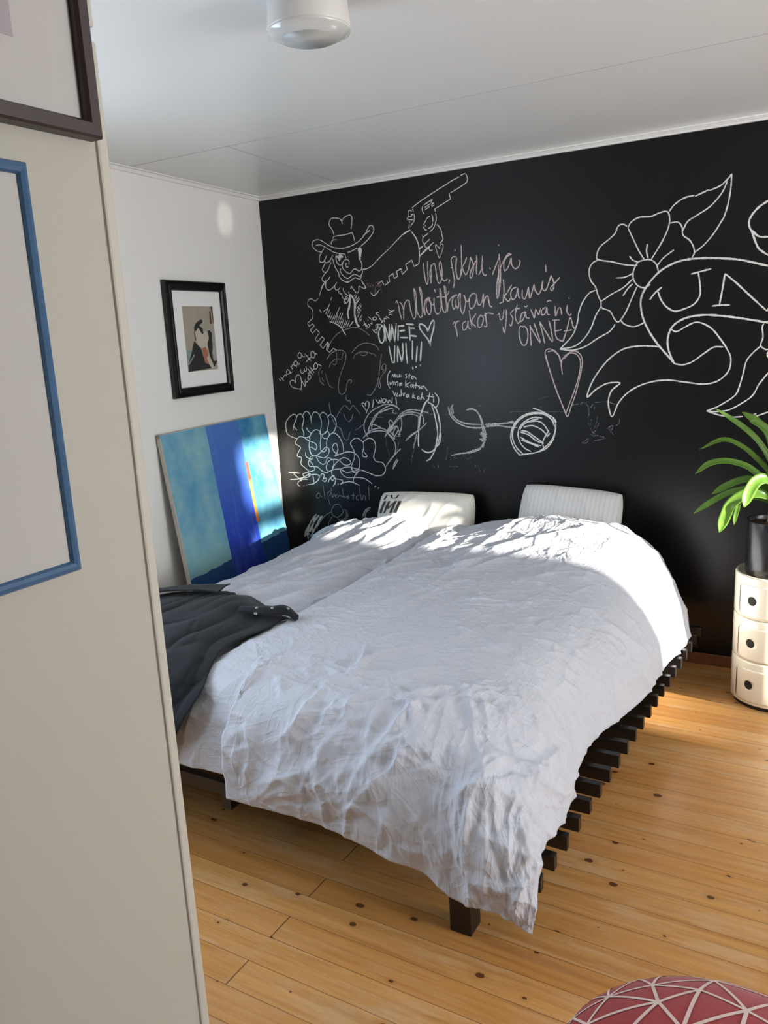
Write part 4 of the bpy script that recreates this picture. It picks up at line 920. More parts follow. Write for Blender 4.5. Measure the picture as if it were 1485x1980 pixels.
# ================================================================== CHALK ON THE BLACK WALL
CHALK = {
 'cowboy': [
  (6.3,'w',0,[-2569,2195,-2576,2220,-2594,2246,-2596,2263,-2580,2283,-2553,2283,-2524,2274,-2513,2261,-2510,2248]),
  (6.3,'w',0,[-2513,2261,-2497,2279,-2473,2287,-2456,2287,-2447,2277,-2447,2259,-2452,2233,-2457,2214]),
  (6.3,'w',0,[-2579,2175,-2571,2187,-2551,2189,-2510,2189,-2474,2192,-2450,2197]),
  (6.3,'w',0,[-2450,2197,-2443,2176,-2436,2147]),
  (6.3,'w',0,[-2591,2146,-2588,2160,-2577,2169,-2554,2169]),
  (6.3,'w',0,[-2635,2162,-2661,2177,-2691,2182,-2714,2173,-2719,2158,-2710,2140,-2693,2125,-2672,2116,-2657,2114]),
  (6.3,'w',0,[-2635,2162,-2609,2145,-2574,2130,-2535,2122,-2497,2122,-2455,2130,-2419,2143,-2389,2161,-2364,2185,-2345,2213,-2331,2221,-2318,2215,-2313,2198,-2322,2178,-2349,2153,-2379,2132,-2406,2118]),
  (6.3,'w',0,[-2382,2173,-2365,2182,-2347,2192,-2337,2198]),
  (6.3,'w',0,[-2694,2153,-2666,2153,-2637,2140,-2608,2123,-2576,2105,-2540,2095,-2505,2089]),
  (6.3,'w',0,[-2487,2095,-2463,2100,-2439,2108,-2424,2113]),
  (6.3,'w',0,[-2640,2131,-2657,2113,-2674,2090,-2677,2068,-2665,2059,-2649,2061,-2636,2077,-2625,2093]),
  (6.3,'w',0,[-2636,2076,-2643,2063,-2631,2053,-2613,2058,-2596,2074,-2586,2090]),
  (6.3,'w',0,[-2640,2051,-2655,2030,-2660,2016,-2648,2004,-2629,2007,-2612,2031,-2598,2054]),
  (6.3,'w',0,[-2632,2006,-2652,1990,-2667,1969,-2658,1954,-2639,1954,-2622,1966,-2612,1977]),
  (6.3,'w',0,[-2652,1949,-2669,1930,-2678,1912]),
  (6.3,'w',0,[-2640,1950,-2647,1931,-2640,1911]),
  (6.3,'w',0,[-2587,2073,-2583,2048,-2573,2023,-2562,2005,-2553,1997]),
  (6.3,'w',0,[-2561,2095,-2566,2076,-2562,2051,-2548,2036,-2533,2034,-2523,2048]),
  (6.3,'w',0,[-2505,2089,-2500,2067]),
  (6.3,'w',0,[-2483,2030,-2481,2049,-2494,2060,-2511,2056,-2522,2043,-2527,2024,-2517,2006,-2495,1988,-2477,1984,-2461,1999,-2447,2006,-2432,1999,-2418,1991,-2403,1999,-2394,1999]),
  (6.3,'w',0,[-2497,2041,-2505,2027,-2497,2018,-2486,2020]),
  (6.3,'w',0,[-2408,2048,-2400,2033,-2400,2016,-2403,1999]),
  (6.3,'w',0,[-2537,2015,-2542,2001,-2528,1978,-2506,1962,-2491,1959,-2472,1969,-2451,1977,-2434,1971,-2417,1963,-2401,1976,-2397,1994]),
  (6.3,'w',0,[-2554,1997,-2552,1978,-2536,1955,-2513,1942,-2495,1938,-2474,1947,-2452,1958,-2432,1954,-2418,1948,-2408,1959,-2411,1969]),
  (6.3,'w',0,[-2409,1945,-2399,1925,-2387,1910,-2389,1900]),
  (6.3,'w',0,[-2394,1998,-2365,2001,-2335,2013,-2305,2036,-2270,2061,-2229,2088,-2183,2122,-2146,2149,-2115,2166,-2093,2172]),
  (6.3,'w',0,[-2087,2165,-2065,2138,-2050,2107,-2045,2075,-2043,2043,-2046,2021,-2049,1999]),
  (6.3,'w',0,[-2045,2073,-2022,2087]),
  (6.3,'w',0,[-2041,2036,-2002,2064,-1980,2078]),
  (6.1,'w',1,[-2049,1999,-2078,1987,-2085,2006,-2091,2021,-2128,2002,-2120,1976,-2151,1953,-2155,1982,-2186,1972,-2179,1946,-2201,1936,-2208,1963,-2234,1948,-2230,1922,-2262,1904]),
  (6.1,'w',1,[-2174,1976,-2160,1984]),
  (6.1,'w',1,[-2247,1930,-2242,1911]),
  (6.1,'w',1,[-2307,1914,-2278,1930,-2268,1908]),
  (16.5,'w',0,[-2563,2078,-2542,2078,-2518,2076]),
  (16.5,'w',0,[-2541,2093,-2541,2073,-2545,2055]),
  (16.5,'w',0,[-2553,2087,-2534,2063]),
  (16.5,'w',0,[-2529,2087,-2552,2067]),
  (16.5,'w',0,[-2417,2112,-2411,2095,-2411,2076,-2410,2048]),
  (16.5,'w',0,[-2404,2104,-2404,2085,-2410,2062]),
  (16.5,'w',0,[-2411,2114,-2399,2099,-2405,2080]),
  (6.3,'w',0,[-2077,2279,-2052,2294,-2011,2313,-1965,2333,-1915,2354,-1876,2369,-1843,2383,-1802,2396]),
  (6.3,'w',0,[-1796,2400,-1780,2405,-1768,2406]),
  (6.3,'w',0,[-1766,2404,-1760,2390,-1758,2376,-1763,2366,-1772,2360,-1803,2346,-1861,2323]),
  (6.3,'w',1,[-1861,2323,-1854,2297,-1946,2259,-1941,2247]),
  (6.3,'w',1,[-2073,2275,-2069,2259]),
  (6.3,'w',0,[-1943,2239,-1938,2224,-1940,2203,-1947,2184,-1957,2166,-1979,2151]),
  (6.3,'w',0,[-1963,2236,-1958,2216,-1959,2197]),
  (6.3,'w',0,[-1960,2191,-1965,2179,-1987,2167]),
  (6.3,'w',0,[-1973,2229,-1990,2220,-2002,2205,-2014,2189]),
  (6.3,'w',0,[-2013,2182,-2009,2169,-2000,2162,-1994,2164]),
  (6.3,'w',0,[-2003,2187,-2000,2180]),
  (6.3,'w',0,[-2013,2282,-2017,2266,-2013,2251,-2006,2242]),
  (6.3,'w',0,[-2008,2286,-1953,2310]),
  (6.3,'w',0,[-2003,2273,-1967,2289]),
  (6.3,'w',0,[-2001,2262,-1974,2276]),
  (6.3,'w',0,[-1956,2303,-1964,2299,-1959,2289,-1949,2290,-1961,2281,-1957,2273,-1947,2282]),
  (6.3,'w',0,[-2079,2261,-2085,2269,-2095,2269,-2100,2261,-2099,2242,-2081,2238,-2082,2247,-2072,2247]),
  (6.3,'w',0,[-2099,2241,-2106,2226,-2073,2221]),
  (6.3,'w',0,[-2067,2250,-2063,2233,-2069,2212,-2084,2197,-2088,2186]),
  (6.3,'w',0,[-2095,2215,-2094,2209]),
  (6.3,'w',0,[-2096,2201,-2099,2181]),
  (6.3,'w',0,[-2134,2153,-2113,2164,-2090,2172]),
  (6.3,'w',0,[-2087,2166,-2068,2139,-2052,2111,-2047,2091]),
  (6.3,'w',0,[-2047,2091,-2043,2063,-2045,2037]),
  (6.3,'w',0,[-2021,2140,-2019,2127]),
  (6.3,'w',0,[-1986,2146,-2005,2136,-2019,2126,-2021,2108,-2013,2095,-1995,2105,-1979,2116]),
  (6.3,'w',0,[-2011,2095,-2009,2082,-1997,2074,-1979,2084,-1959,2098]),
  (6.3,'w',0,[-1987,2073,-1982,2061,-1972,2059,-1965,2063]),
  (6.3,'w',0,[-2043,2070,-2015,2088]),
  (6.3,'w',0,[-2044,2037,-1997,2074]),
  (6.3,'w',0,[-1938,2181,-1932,2180,-1921,2167,-1912,2150,-1910,2130,-1904,2113,-1908,2101,-1923,2090]),
  (5.5,'w',0,[-2643,1965,-2647,1943,-2646,1924,-2634,1907,-2615,1907,-2590,1922,-2577,1934,-2569,1945]),
  (5.5,'w',0,[-2583,1925,-2584,1910,-2573,1902,-2559,1906,-2546,1917]),
  (5.5,'w',0,[-2561,1901,-2560,1888,-2549,1879,-2539,1882]),
  (5.5,'w',0,[-2542,1881,-2538,1860,-2526,1849]),
  (5.5,'w',0,[-2530,1910,-2528,1895,-2519,1879,-2501,1869]),
  (5.5,'w',0,[-2667,1967,-2656,1955,-2639,1954,-2627,1962]),
  (5.5,'w',0,[-2536,1957,-2519,1945,-2501,1940,-2482,1944,-2468,1952]),
  (5.5,'w',0,[-2477,1917,-2467,1904,-2454,1888,-2439,1876,-2429,1888,-2426,1901]),
  (5.5,'w',0,[-2476,1917,-2481,1901]),
  (5.5,'w',0,[-2409,1944,-2397,1925,-2385,1907,-2388,1896,-2403,1901,-2425,1912,-2428,1897]),
  (5.5,'w',0,[-2649,1949,-2668,1925,-2681,1904,-2696,1874]),
  (5.5,'w',0,[-2701,1867,-2717,1854,-2731,1855,-2747,1865,-2765,1863,-2776,1848,-2775,1829,-2759,1816,-2748,1804,-2745,1780,-2752,1757,-2770,1743,-2788,1732]),
  (5.5,'w',1,[-2788,1732,-2778,1712,-2753,1727,-2740,1714,-2772,1692,-2758,1673,-2728,1695,-2709,1674,-2742,1641,-2729,1623,-2693,1651,-2678,1638,-2711,1604,-2691,1584,-2657,1620,-2650,1612,-2670,1577,-2647,1561,-2621,1583,-2598,1571]),
  (5.5,'w',1,[-2657,1618,-2667,1583,-2658,1577,-2646,1608]),
  (8.2,'w',0,[-2636,1734,-2601,1722,-2574,1707,-2554,1689,-2531,1652]),
  (5.5,'w',1,[-2700,1805,-2686,1783]),
  (5.5,'w',1,[-2674,1790,-2642,1805,-2625,1831]),
  (5.5,'w',1,[-2619,1848,-2609,1866]),
  (5.5,'w',1,[-2658,1775,-2638,1811]),
  (5.5,'w',1,[-2647,1767,-2628,1801]),
  (5.5,'w',1,[-2639,1751,-2622,1783]),
  (5.5,'w',1,[-2632,1743,-2611,1773]),
  (5.5,'w',1,[-2621,1735,-2597,1768]),
  (5.5,'w',1,[-2610,1730,-2559,1810]),
  (5.5,'w',1,[-2598,1722,-2576,1771]),
  (5.5,'w',1,[-2587,1722,-2554,1777]),
  (5.5,'w',1,[-2578,1713,-2540,1776]),
  (5.5,'w',1,[-2569,1707,-2545,1746]),
  (5.5,'w',1,[-2560,1697,-2538,1742]),
  (5.5,'w',1,[-2552,1689,-2525,1730]),
  (5.5,'w',1,[-2537,1692,-2513,1733]),
  (5.5,'w',1,[-2521,1695,-2499,1732]),
  (5.5,'w',1,[-2504,1698,-2479,1726]),
  (5.5,'w',1,[-2492,1709,-2474,1727]),
  (5.5,'w',1,[-2461,1860,-2451,1871]),
  (5.5,'w',1,[-2457,1843,-2444,1865]),
  (5.5,'w',1,[-2453,1835,-2429,1856]),
  (5.5,'w',1,[-2454,1822,-2423,1848]),
  (5.5,'w',1,[-2452,1813,-2433,1838]),
  (5.5,'w',1,[-2449,1794,-2420,1818]),
  (5.5,'w',1,[-2448,1779,-2433,1800]),
  (5.5,'w',1,[-2447,1764,-2416,1811]),
  (5.5,'w',1,[-2446,1747,-2420,1788]),
  (5.5,'w',1,[-2440,1729,-2415,1758]),
  (5.5,'w',1,[-2434,1719,-2419,1739]),
  (5.5,'w',1,[-2652,1767,-2631,1758]),
  (12.4,'w',0,[-2491,1873,-2489,1845,-2496,1815,-2505,1790,-2509,1767,-2504,1740]),
  (12.4,'w',0,[-2486,1873,-2468,1851,-2461,1825,-2463,1787,-2463,1757,-2454,1722,-2445,1692]),
  (12.4,'w',0,[-2481,1869,-2463,1840,-2457,1809,-2462,1780,-2462,1742,-2453,1711,-2435,1695]),
  (6.1,'w',0,[-2501,1869,-2518,1856,-2529,1836,-2523,1825,-2504,1833,-2498,1853]),
  (6.1,'w',0,[-2518,1826,-2521,1844,-2502,1857]),
  (6.1,'w',0,[-2495,1887,-2491,1873]),
  (6.1,'w',0,[-2487,1841,-2492,1811,-2500,1786]),
 ],
 'little_heart': [
  (6.3,'p',0,[-1925,2062,-1936,2076,-1947,2085,-1947,2069,-1939,2042,-1929,2018,-1916,2040,-1906,2065,-1905,2080,-1913,2086,-1922,2079,-1925,2062]),
 ],
 'face': [
  (5.5,'g',0,[-2660,1577,-2643,1608,-2617,1638,-2587,1662,-2548,1679,-2500,1690,-2463,1692,-2432,1683,-2401,1665,-2373,1642]),
  (5.5,'g',0,[-2498,1553,-2476,1574,-2447,1594,-2414,1603,-2378,1601,-2343,1591,-2328,1577,-2321,1561]),
  (5.5,'g',0,[-2491,1522,-2474,1542,-2445,1555,-2399,1554,-2364,1544,-2350,1539,-2340,1527]),
  (5.5,'g',0,[-2445,1555,-2437,1540,-2419,1535,-2400,1543,-2395,1554]),
  (5.5,'g',0,[-2672,1522,-2648,1547,-2613,1566,-2575,1571,-2551,1565,-2541,1549,-2539,1526]),
  (5.2,'g',0,[-2562,1571,-2544,1559,-2539,1539,-2545,1507,-2564,1472,-2580,1440,-2597,1400,-2604,1359,-2599,1331,-2584,1321,-2564,1329,-2551,1349,-2542,1381,-2531,1399,-2517,1404,-2511,1395,-2519,1383]),
  (5.2,'g',0,[-2670,1522,-2646,1549,-2611,1568,-2568,1571]),
  (5.2,'g',0,[-2660,1476,-2644,1501,-2615,1519,-2593,1524,-2564,1512]),
  (5.2,'g',0,[-2631,1498,-2623,1490,-2609,1496,-2602,1518]),
  (5.2,'g',0,[-2601,1563,-2603,1527]),
  (5.2,'g',0,[-2555,1559,-2568,1524]),
  (5.2,'g',0,[-2688,1443,-2677,1406,-2665,1373,-2640,1359]),
  (5.2,'g',0,[-2713,1480,-2731,1457,-2734,1430,-2725,1397,-2700,1374]),
  (5.2,'g',0,[-2703,1459,-2714,1450,-2710,1443]),
  (5.2,'g',0,[-2712,1420,-2707,1402,-2698,1397]),
  (5.2,'g',0,[-2551,1317,-2557,1303,-2548,1285,-2530,1285,-2527,1267]),
  (5.2,'g',0,[-2631,1188,-2608,1220,-2580,1251,-2563,1257,-2548,1244,-2534,1232,-2512,1257,-2489,1237,-2463,1205]),
  (5.2,'g',0,[-2579,1211,-2571,1186,-2548,1165,-2525,1182,-2513,1212]),
  (5.2,'g',0,[-2505,1115,-2474,1131,-2449,1150]),
  (5.2,'g',0,[-2673,1274,-2674,1253,-2667,1209,-2658,1178,-2639,1143,-2607,1120,-2598,1090]),
  (5.2,'g',0,[-2304,1540,-2317,1483,-2328,1426,-2344,1373,-2367,1338,-2384,1318,-2398,1314,-2414,1321]),
  (5.2,'g',0,[-2311,1455,-2301,1479,-2283,1485,-2284,1448,-2310,1422,-2324,1395,-2321,1364,-2328,1353,-2336,1371,-2327,1391]),
  (5.2,'g',0,[-2308,1457,-2295,1454,-2301,1441]),
  (5.2,'g',0,[-2633,1135,-2604,1120,-2596,1091,-2585,1064,-2569,1057,-2555,1067,-2548,1090,-2537,1107]),
  (5.2,'g',0,[-2676,1269,-2667,1207]),
 ],
 'greeting_left': [
  (6.1,'w',0,[-3026,1417,-3018,1412,-3010,1403]),
  (6.1,'w',0,[-3014,1430,-3000,1416,-2988,1401]),
  (6.1,'w',0,[-2998,1417,-2986,1434,-2972,1440,-2966,1430]),
  (6.1,'w',0,[-2942,1461,-2953,1470,-2965,1459,-2962,1445,-2947,1446,-2939,1460,-2936,1448,-2924,1458]),
  (6.1,'w',0,[-2933,1491,-2926,1481,-2917,1470]),
  (6.1,'w',0,[-2928,1482,-2915,1499,-2900,1495,-2887,1483]),
  (6.1,'w',0,[-2881,1511,-2893,1520,-2907,1507,-2902,1492,-2886,1494,-2879,1511,-2873,1498,-2862,1507]),
  (6.1,'w',0,[-2846,1556,-2859,1568,-2873,1554,-2869,1537,-2853,1537,-2844,1554,-2837,1541,-2822,1545]),
  (6.1,'w',0,[-2861,1472,-2861,1456,-2850,1445,-2836,1459,-2834,1474]),
  (6.1,'w',0,[-2835,1464,-2826,1457,-2817,1469,-2823,1488]),
  (6.1,'w',0,[-2823,1559,-2802,1538,-2781,1516]),
  (6.1,'w',0,[-2808,1547,-2800,1533,-2792,1519]),
  (6.1,'w',0,[-2820,1509,-2800,1526,-2773,1541]),
  (6.1,'w',0,[-2751,1552,-2762,1572,-2778,1564,-2778,1543,-2762,1533,-2749,1552,-2749,1560,-2735,1552]),
  (6.1,'w',0,[-2860,1404,-2849,1388,-2838,1370,-2835,1390,-2837,1401]),
  (6.1,'w',0,[-2833,1413,-2827,1394,-2812,1402,-2815,1421,-2804,1408]),
  (6.1,'w',0,[-2811,1434,-2809,1417,-2801,1409,-2790,1424,-2797,1436,-2811,1434]),
  (6.1,'w',0,[-2807,1471,-2792,1452,-2774,1436]),
  (6.1,'w',0,[-2795,1484,-2779,1465,-2765,1448]),
  (6.1,'w',0,[-2808,1443,-2786,1459,-2760,1472]),
  (6.1,'w',0,[-2736,1490,-2748,1505,-2764,1490,-2760,1469,-2742,1475,-2734,1495,-2711,1486]),
  (6.9,'w',0,[-2870,1348,-2862,1381,-2862,1409,-2869,1432,-2886,1437,-2899,1424,-2905,1391,-2915,1405,-2936,1405,-2946,1391,-2933,1368,-2902,1358,-2864,1355]),
 ],
 'bubble': [
  (6.6,'w',0,[-2926,1058,-2971,1071,-2998,1092,-3002,1122,-2998,1155,-2975,1183,-2948,1201,-2927,1204,-2917,1192,-2921,1174,-2939,1144,-2943,1127,-2951,1106]),
  (6.6,'w',0,[-2943,1132,-2919,1108]),
  (6.6,'w',0,[-2918,1185,-2908,1199,-2890,1207,-2874,1202]),
  (6.6,'w',0,[-2875,1185,-2865,1206,-2847,1222,-2828,1218,-2816,1200,-2812,1179,-2810,1151]),
  (6.6,'w',0,[-2811,1184,-2795,1211,-2778,1220,-2757,1211,-2742,1184,-2739,1157,-2745,1121,-2756,1089]),
  (6.6,'w',0,[-2747,1200,-2726,1217,-2707,1211,-2692,1193,-2687,1162,-2695,1126,-2711,1098,-2748,1084]),
  (6.6,'w',0,[-2687,1193,-2673,1205,-2655,1198,-2640,1178,-2634,1149,-2645,1117,-2662,1099,-2682,1087]),
  (6.6,'w',0,[-2875,1195,-2864,1183,-2873,1147,-2881,1123,-2872,1096,-2875,1068]),
  (6.6,'w',0,[-2850,1125,-2838,1106,-2816,1092]),
  (6.6,'w',0,[-2926,1058,-2900,1072,-2869,1066,-2841,1069,-2820,1083]),
  (6.6,'w',0,[-2924,1056,-2941,1030,-2919,1016,-2903,1002,-2923,974,-2931,950,-2903,942,-2909,904,-2880,881,-2853,861,-2825,865,-2810,877,-2822,902,-2844,932,-2834,953]),
  (6.6,'w',0,[-2828,1051,-2832,1069,-2816,1092,-2793,1111,-2770,1113,-2755,1102,-2749,1075,-2756,1034,-2758,997,-2742,983,-2726,986,-2713,1007,-2711,1044,-2697,1071,-2682,1087,-2662,1097,-2636,1090,-2614,1066,-2600,1037,-2594,1006,-2597,985]),
  (6.6,'w',0,[-2869,1064,-2837,1046,-2799,1035,-2784,1019,-2788,998,-2800,996,-2824,1009,-2835,1004,-2832,976,-2817,958,-2800,956]),
  (6.6,'w',0,[-2834,1046,-2840,1013,-2835,976,-2822,963]),
  (6.6,'w',0,[-2869,978,-2868,952,-2847,939,-2824,937,-2825,958,-2795,957,-2753,983,-2724,1009,-2702,1007,-2696,987,-2711,961,-2734,947,-2756,948,-2789,957]),
  (6.6,'w',0,[-2795,954,-2775,922,-2749,907,-2729,915,-2713,945,-2693,946,-2678,933]),
  (6.6,'w',0,[-2731,1087,-2738,1075,-2725,1062,-2703,1064]),
  (6.6,'w',0,[-2723,1091,-2711,1103,-2694,1103,-2685,1085]),
  (6.6,'w',0,[-2657,963,-2636,991,-2636,1023,-2646,1036,-2659,1031,-2672,1013,-2665,990,-2645,975,-2632,971]),
  (6.6,'w',0,[-2662,958,-2618,973,-2574,986,-2532,985,-2502,968,-2488,937,-2493,900,-2510,879,-2540,876,-2549,896,-2536,926,-2521,958,-2523,994,-2537,1021,-2544,1038,-2527,1059,-2500,1070,-2474,1060,-2455,1045]),
  (6.6,'w',0,[-2455,1045,-2446,1056,-2417,1070,-2392,1064,-2378,1046,-2375,1016,-2387,980,-2391,958,-2374,936,-2339,933,-2320,911,-2319,885,-2338,861,-2379,853,-2415,863,-2466,879,-2518,890,-2559,898,-2603,892,-2625,877,-2616,854,-2585,835,-2532,837,-2490,838,-2453,830,-2411,805]),
  (6.6,'w',0,[-2455,1042,-2455,1009,-2466,987,-2463,964,-2434,964,-2456,991]),
  (6.6,'w',0,[-2686,870,-2667,903,-2632,936,-2598,952,-2567,945,-2549,925,-2569,909,-2601,912,-2632,936,-2664,940,-2697,932,-2721,906,-2726,882,-2713,864,-2725,857,-2757,867,-2789,889,-2817,891,-2845,892,-2854,915,-2841,934]),
  (6.6,'w',0,[-2713,864,-2680,875,-2646,883,-2625,884]),
  (6.6,'w',0,[-2614,877,-2583,865,-2545,871,-2519,865,-2492,880]),
  (6.6,'w',0,[-2685,884,-2669,912,-2670,933]),
  (6.6,'w',0,[-2688,870,-2687,847,-2667,825,-2614,815,-2632,789]),
  (6.6,'w',0,[-2632,792,-2598,805,-2560,810,-2524,801,-2498,790]),
  (6.6,'w',0,[-2537,808,-2538,828,-2520,854,-2506,866]),
  (6.6,'w',0,[-2544,894,-2540,876,-2527,867]),
  (7.7,'w',0,[-3007,849,-2923,847]),
  (7.7,'w',0,[-2970,842,-2926,811,-2863,811]),
  (7.7,'w',0,[-2999,804,-2938,810,-2885,829,-2849,847]),
  (7.7,'w',0,[-2927,804,-2896,824,-2900,843,-2866,851,-2844,843,-2862,825,-2903,817]),
  (7.7,'w',0,[-2827,836,-2822,794]),
  (7.7,'w',0,[-2861,835,-2810,844,-2780,834,-2796,805,-2832,784,-2866,778]),
  (7.7,'w',0,[-2910,804,-2937,794,-2944,774,-2930,765]),
  (7.7,'w',0,[-2901,771,-2899,768]),
  (7.7,'w',0,[-2881,775,-2878,773]),
  (7.7,'w',0,[-2771,836,-2759,851,-2743,842,-2753,818,-2739,824]),
  (7.7,'w',0,[-2762,811,-2741,803,-2728,820,-2744,826]),
  (7.7,'w',0,[-2719,799,-2703,828]),
  (7.7,'w',0,[-2667,834,-2682,842,-2697,826,-2685,812,-2664,829,-2669,797,-2685,777]),
  (7.7,'w',0,[-2648,795,-2646,789]),
  (7.7,'w',0,[-2396,787,-2386,794]),
  (7.7,'w',0,[-2374,778,-2367,786]),
 ],
 'word_below': [
  (5.2,'g',0,[-2782,720,-2793,730,-2808,719,-2813,704,-2799,697,-2785,713,-2769,704]),
  (5.2,'g',0,[-2757,779,-2749,690]),
  (5.2,'g',0,[-2728,741,-2728,706,-2714,658]),
  (5.2,'g',0,[-2728,733,-2710,746,-2706,729,-2724,711]),
  (5.2,'g',0,[-2700,766,-2696,708,-2682,731,-2672,712]),
  (5.2,'g',0,[-2657,727,-2672,721,-2670,709,-2655,713,-2643,726]),
  (5.2,'g',0,[-2643,723,-2612,715]),
  (5.2,'g',0,[-2622,770,-2610,713,-2589,721,-2588,704,-2580,727,-2576,705]),
  (5.2,'g',0,[-2545,745,-2549,702]),
  (5.2,'g',0,[-2563,727,-2530,729]),
  (5.2,'g',0,[-2507,733,-2525,722,-2523,706,-2509,704]),
  (5.2,'g',0,[-2502,776,-2490,705,-2477,730,-2464,726,-2463,702]),
  (5.2,'g',0,[-2438,789,-2436,708]),
 ],
 'brush_sketch': [
  (5.0,'g',0,[-2634,648,-2647,664,-2670,668,-2697,649,-2708,623,-2701,599,-2676,588,-2652,597,-2631,614,-2624,629,-2629,643]),
  (5.0,'g',0,[-2714,618,-2745,601,-2776,574,-2803,542,-2830,500]),
  (5.0,'g',0,[-2721,570,-2738,542,-2736,522,-2764,505,-2783,493]),
  (5.0,'g',0,[-2705,589,-2721,573]),
  (5.0,'g',0,[-2895,444,-2894,413,-2888,377]),
  (5.0,'g',0,[-2835,441,-2833,428,-2853,406,-2870,387]),
  (5.0,'g',0,[-2668,587,-2655,568]),
  (5.0,'g',0,[-2748,491,-2710,524,-2673,551]),
  (13.8,'m',0,[-2822,596,-2854,564,-2882,521,-2910,483,-2922,446]),
  (13.8,'m',0,[-2804,592,-2837,555,-2871,507,-2899,469,-2895,438]),
  (13.8,'m',0,[-2787,588,-2814,546,-2848,493,-2869,461]),
  (13.8,'m',0,[-2835,580,-2851,533,-2880,481]),
  (13.8,'m',0,[-2875,532,-2897,489,-2887,460]),
  (13.8,'m',0,[-2775,589,-2795,568,-2829,515]),
  (13.8,'m',0,[-2891,485,-2915,457]),
  (13.8,'m',0,[-2859,513,-2862,472,-2882,450]),
  (13.8,'f',0,[-2621,641,-2596,631,-2592,607,-2608,581,-2649,563,-2674,547,-2710,519]),
  (13.8,'f',0,[-2610,635,-2600,611,-2613,585,-2649,573]),
  (13.8,'f',0,[-2698,525,-2736,497]),
  (8.2,'m',0,[-2432,663,-2463,649,-2485,619,-2489,594]),
  (8.2,'m',0,[-2441,650,-2465,630,-2475,595]),
  (8.2,'m',0,[-2446,660,-2476,629,-2483,604]),
 ],
 'onnee_uni': [
  (6.1,'w',0,[-2407,1723,-2390,1680]),
  (6.1,'w',0,[-2413,1702,-2390,1711]),
  (6.1,'w',0,[-2392,1704,-2381,1688,-2370,1696]),
  (6.1,'w',0,[-2380,1707,-2366,1696]),
  (6.1,'w',0,[-2382,1729,-2379,1725]),
  (6.1,'w',0,[-2365,1709,-2354,1706,-2357,1719]),
  (6.1,'w',0,[-2377,1746,-2352,1726]),
  (6.1,'w',0,[-2351,1739,-2340,1725,-2324,1731,-2331,1741,-2345,1739,-2346,1725]),
  (6.1,'w',0,[-2306,1760,-2318,1767,-2324,1758,-2311,1749,-2305,1740]),
  (6.1,'w',0,[-2355,1677,-2334,1656,-2324,1664,-2329,1674,-2344,1671]),
  (6.1,'w',0,[-2329,1681,-2332,1698,-2320,1700,-2318,1687,-2327,1677,-2311,1683]),
  (6.1,'w',0,[-2321,1704,-2286,1695]),
  (6.1,'w',0,[-2307,1737,-2285,1709]),
  (6.1,'w',0,[-2297,1706,-2284,1722]),
  (6.1,'w',0,[-2284,1722,-2273,1712,-2276,1732,-2260,1728]),
  (6.1,'w',0,[-2265,1741,-2244,1730]),
  (6.1,'w',0,[-2247,1745,-2239,1751,-2226,1747]),
  (6.1,'w',0,[-2248,1777,-2221,1760]),
  (6.1,'w',0,[-2247,1758,-2207,1773]),
  (11.0,'w',0,[-2286,1695,-2305,1680,-2316,1653,-2314,1623,-2304,1601,-2291,1605,-2282,1621,-2279,1648,-2283,1675,-2286,1694]),
  (11.6,'w',1,[-2278,1702,-2271,1609]),
  (11.6,'w',1,[-2274,1692,-2248,1606,-2246,1700]),
  (11.6,'w',1,[-2244,1667,-2238,1616,-2231,1689]),
  (11.6,'w',1,[-2230,1699,-2216,1602,-2202,1701]),
  (11.6,'w',1,[-2190,1691,-2196,1608]),
  (11.6,'w',1,[-2190,1686,-2153,1686]),
  (11.6,'w',1,[-2184,1659,-2149,1662]),
  (11.6,'w',1,[-2182,1625,-2133,1622]),
  (11.6,'w',1,[-2143,1695,-2094,1689]),
  (11.6,'w',1,[-2129,1673,-2089,1669]),
  (11.6,'w',1,[-2123,1684,-2121,1605]),
  (11.6,'w',1,[-2119,1633,-2078,1627]),
  (11.6,'w',1,[-2255,1583,-2246,1532,-2238,1493,-2226,1492,-2217,1585]),
  (11.6,'w',1,[-2200,1581,-2205,1493]),
  (11.6,'w',1,[-2200,1581,-2179,1494,-2167,1543,-2168,1596]),
  (11.6,'w',1,[-2148,1596,-2148,1536,-2144,1483]),
  (11.6,'w',1,[-2107,1606,-2113,1504]),
  (11.6,'w',1,[-2079,1576,-2090,1490]),
  (11.6,'w',1,[-2052,1599,-2064,1495]),
  (11.0,'w',0,[-2112,1466,-2112,1452]),
  (11.0,'w',0,[-2093,1469,-2090,1460]),
  (11.0,'w',0,[-2068,1475,-2061,1473]),
  (11.0,'w',0,[-2011,1648,-2023,1674,-2043,1688,-2060,1688,-2059,1668,-2037,1637,-2014,1610,-2004,1590,-1999,1572,-2000,1590,-1989,1629,-1976,1667,-1973,1696,-1980,1705,-1996,1684,-2011,1649]),
 ],
 'muista': [
  (6.6,'w',0,[-2253,1449,-2268,1430,-2275,1403,-2273,1375,-2260,1351]),
  (6.6,'w',0,[-2245,1409,-2240,1430,-2231,1412,-2226,1431,-2221,1409]),
  (6.6,'w',0,[-2214,1427,-2211,1412,-2199,1415,-2196,1429,-2193,1410]),
  (6.6,'w',0,[-2183,1425,-2184,1410]),
  (6.6,'w',0,[-2149,1429,-2159,1425,-2152,1414,-2160,1404]),
  (6.6,'w',0,[-2133,1432,-2139,1402]),
  (6.6,'w',0,[-2146,1419,-2124,1420]),
  (6.6,'w',0,[-2111,1417,-2123,1410,-2116,1400,-2105,1413,-2091,1396]),
  (6.6,'w',0,[-2265,1375,-2253,1375,-2260,1385,-2257,1371,-2240,1390,-2239,1368]),
  (6.6,'w',0,[-2228,1388,-2225,1368]),
  (6.6,'w',0,[-2223,1383,-2209,1386,-2212,1364]),
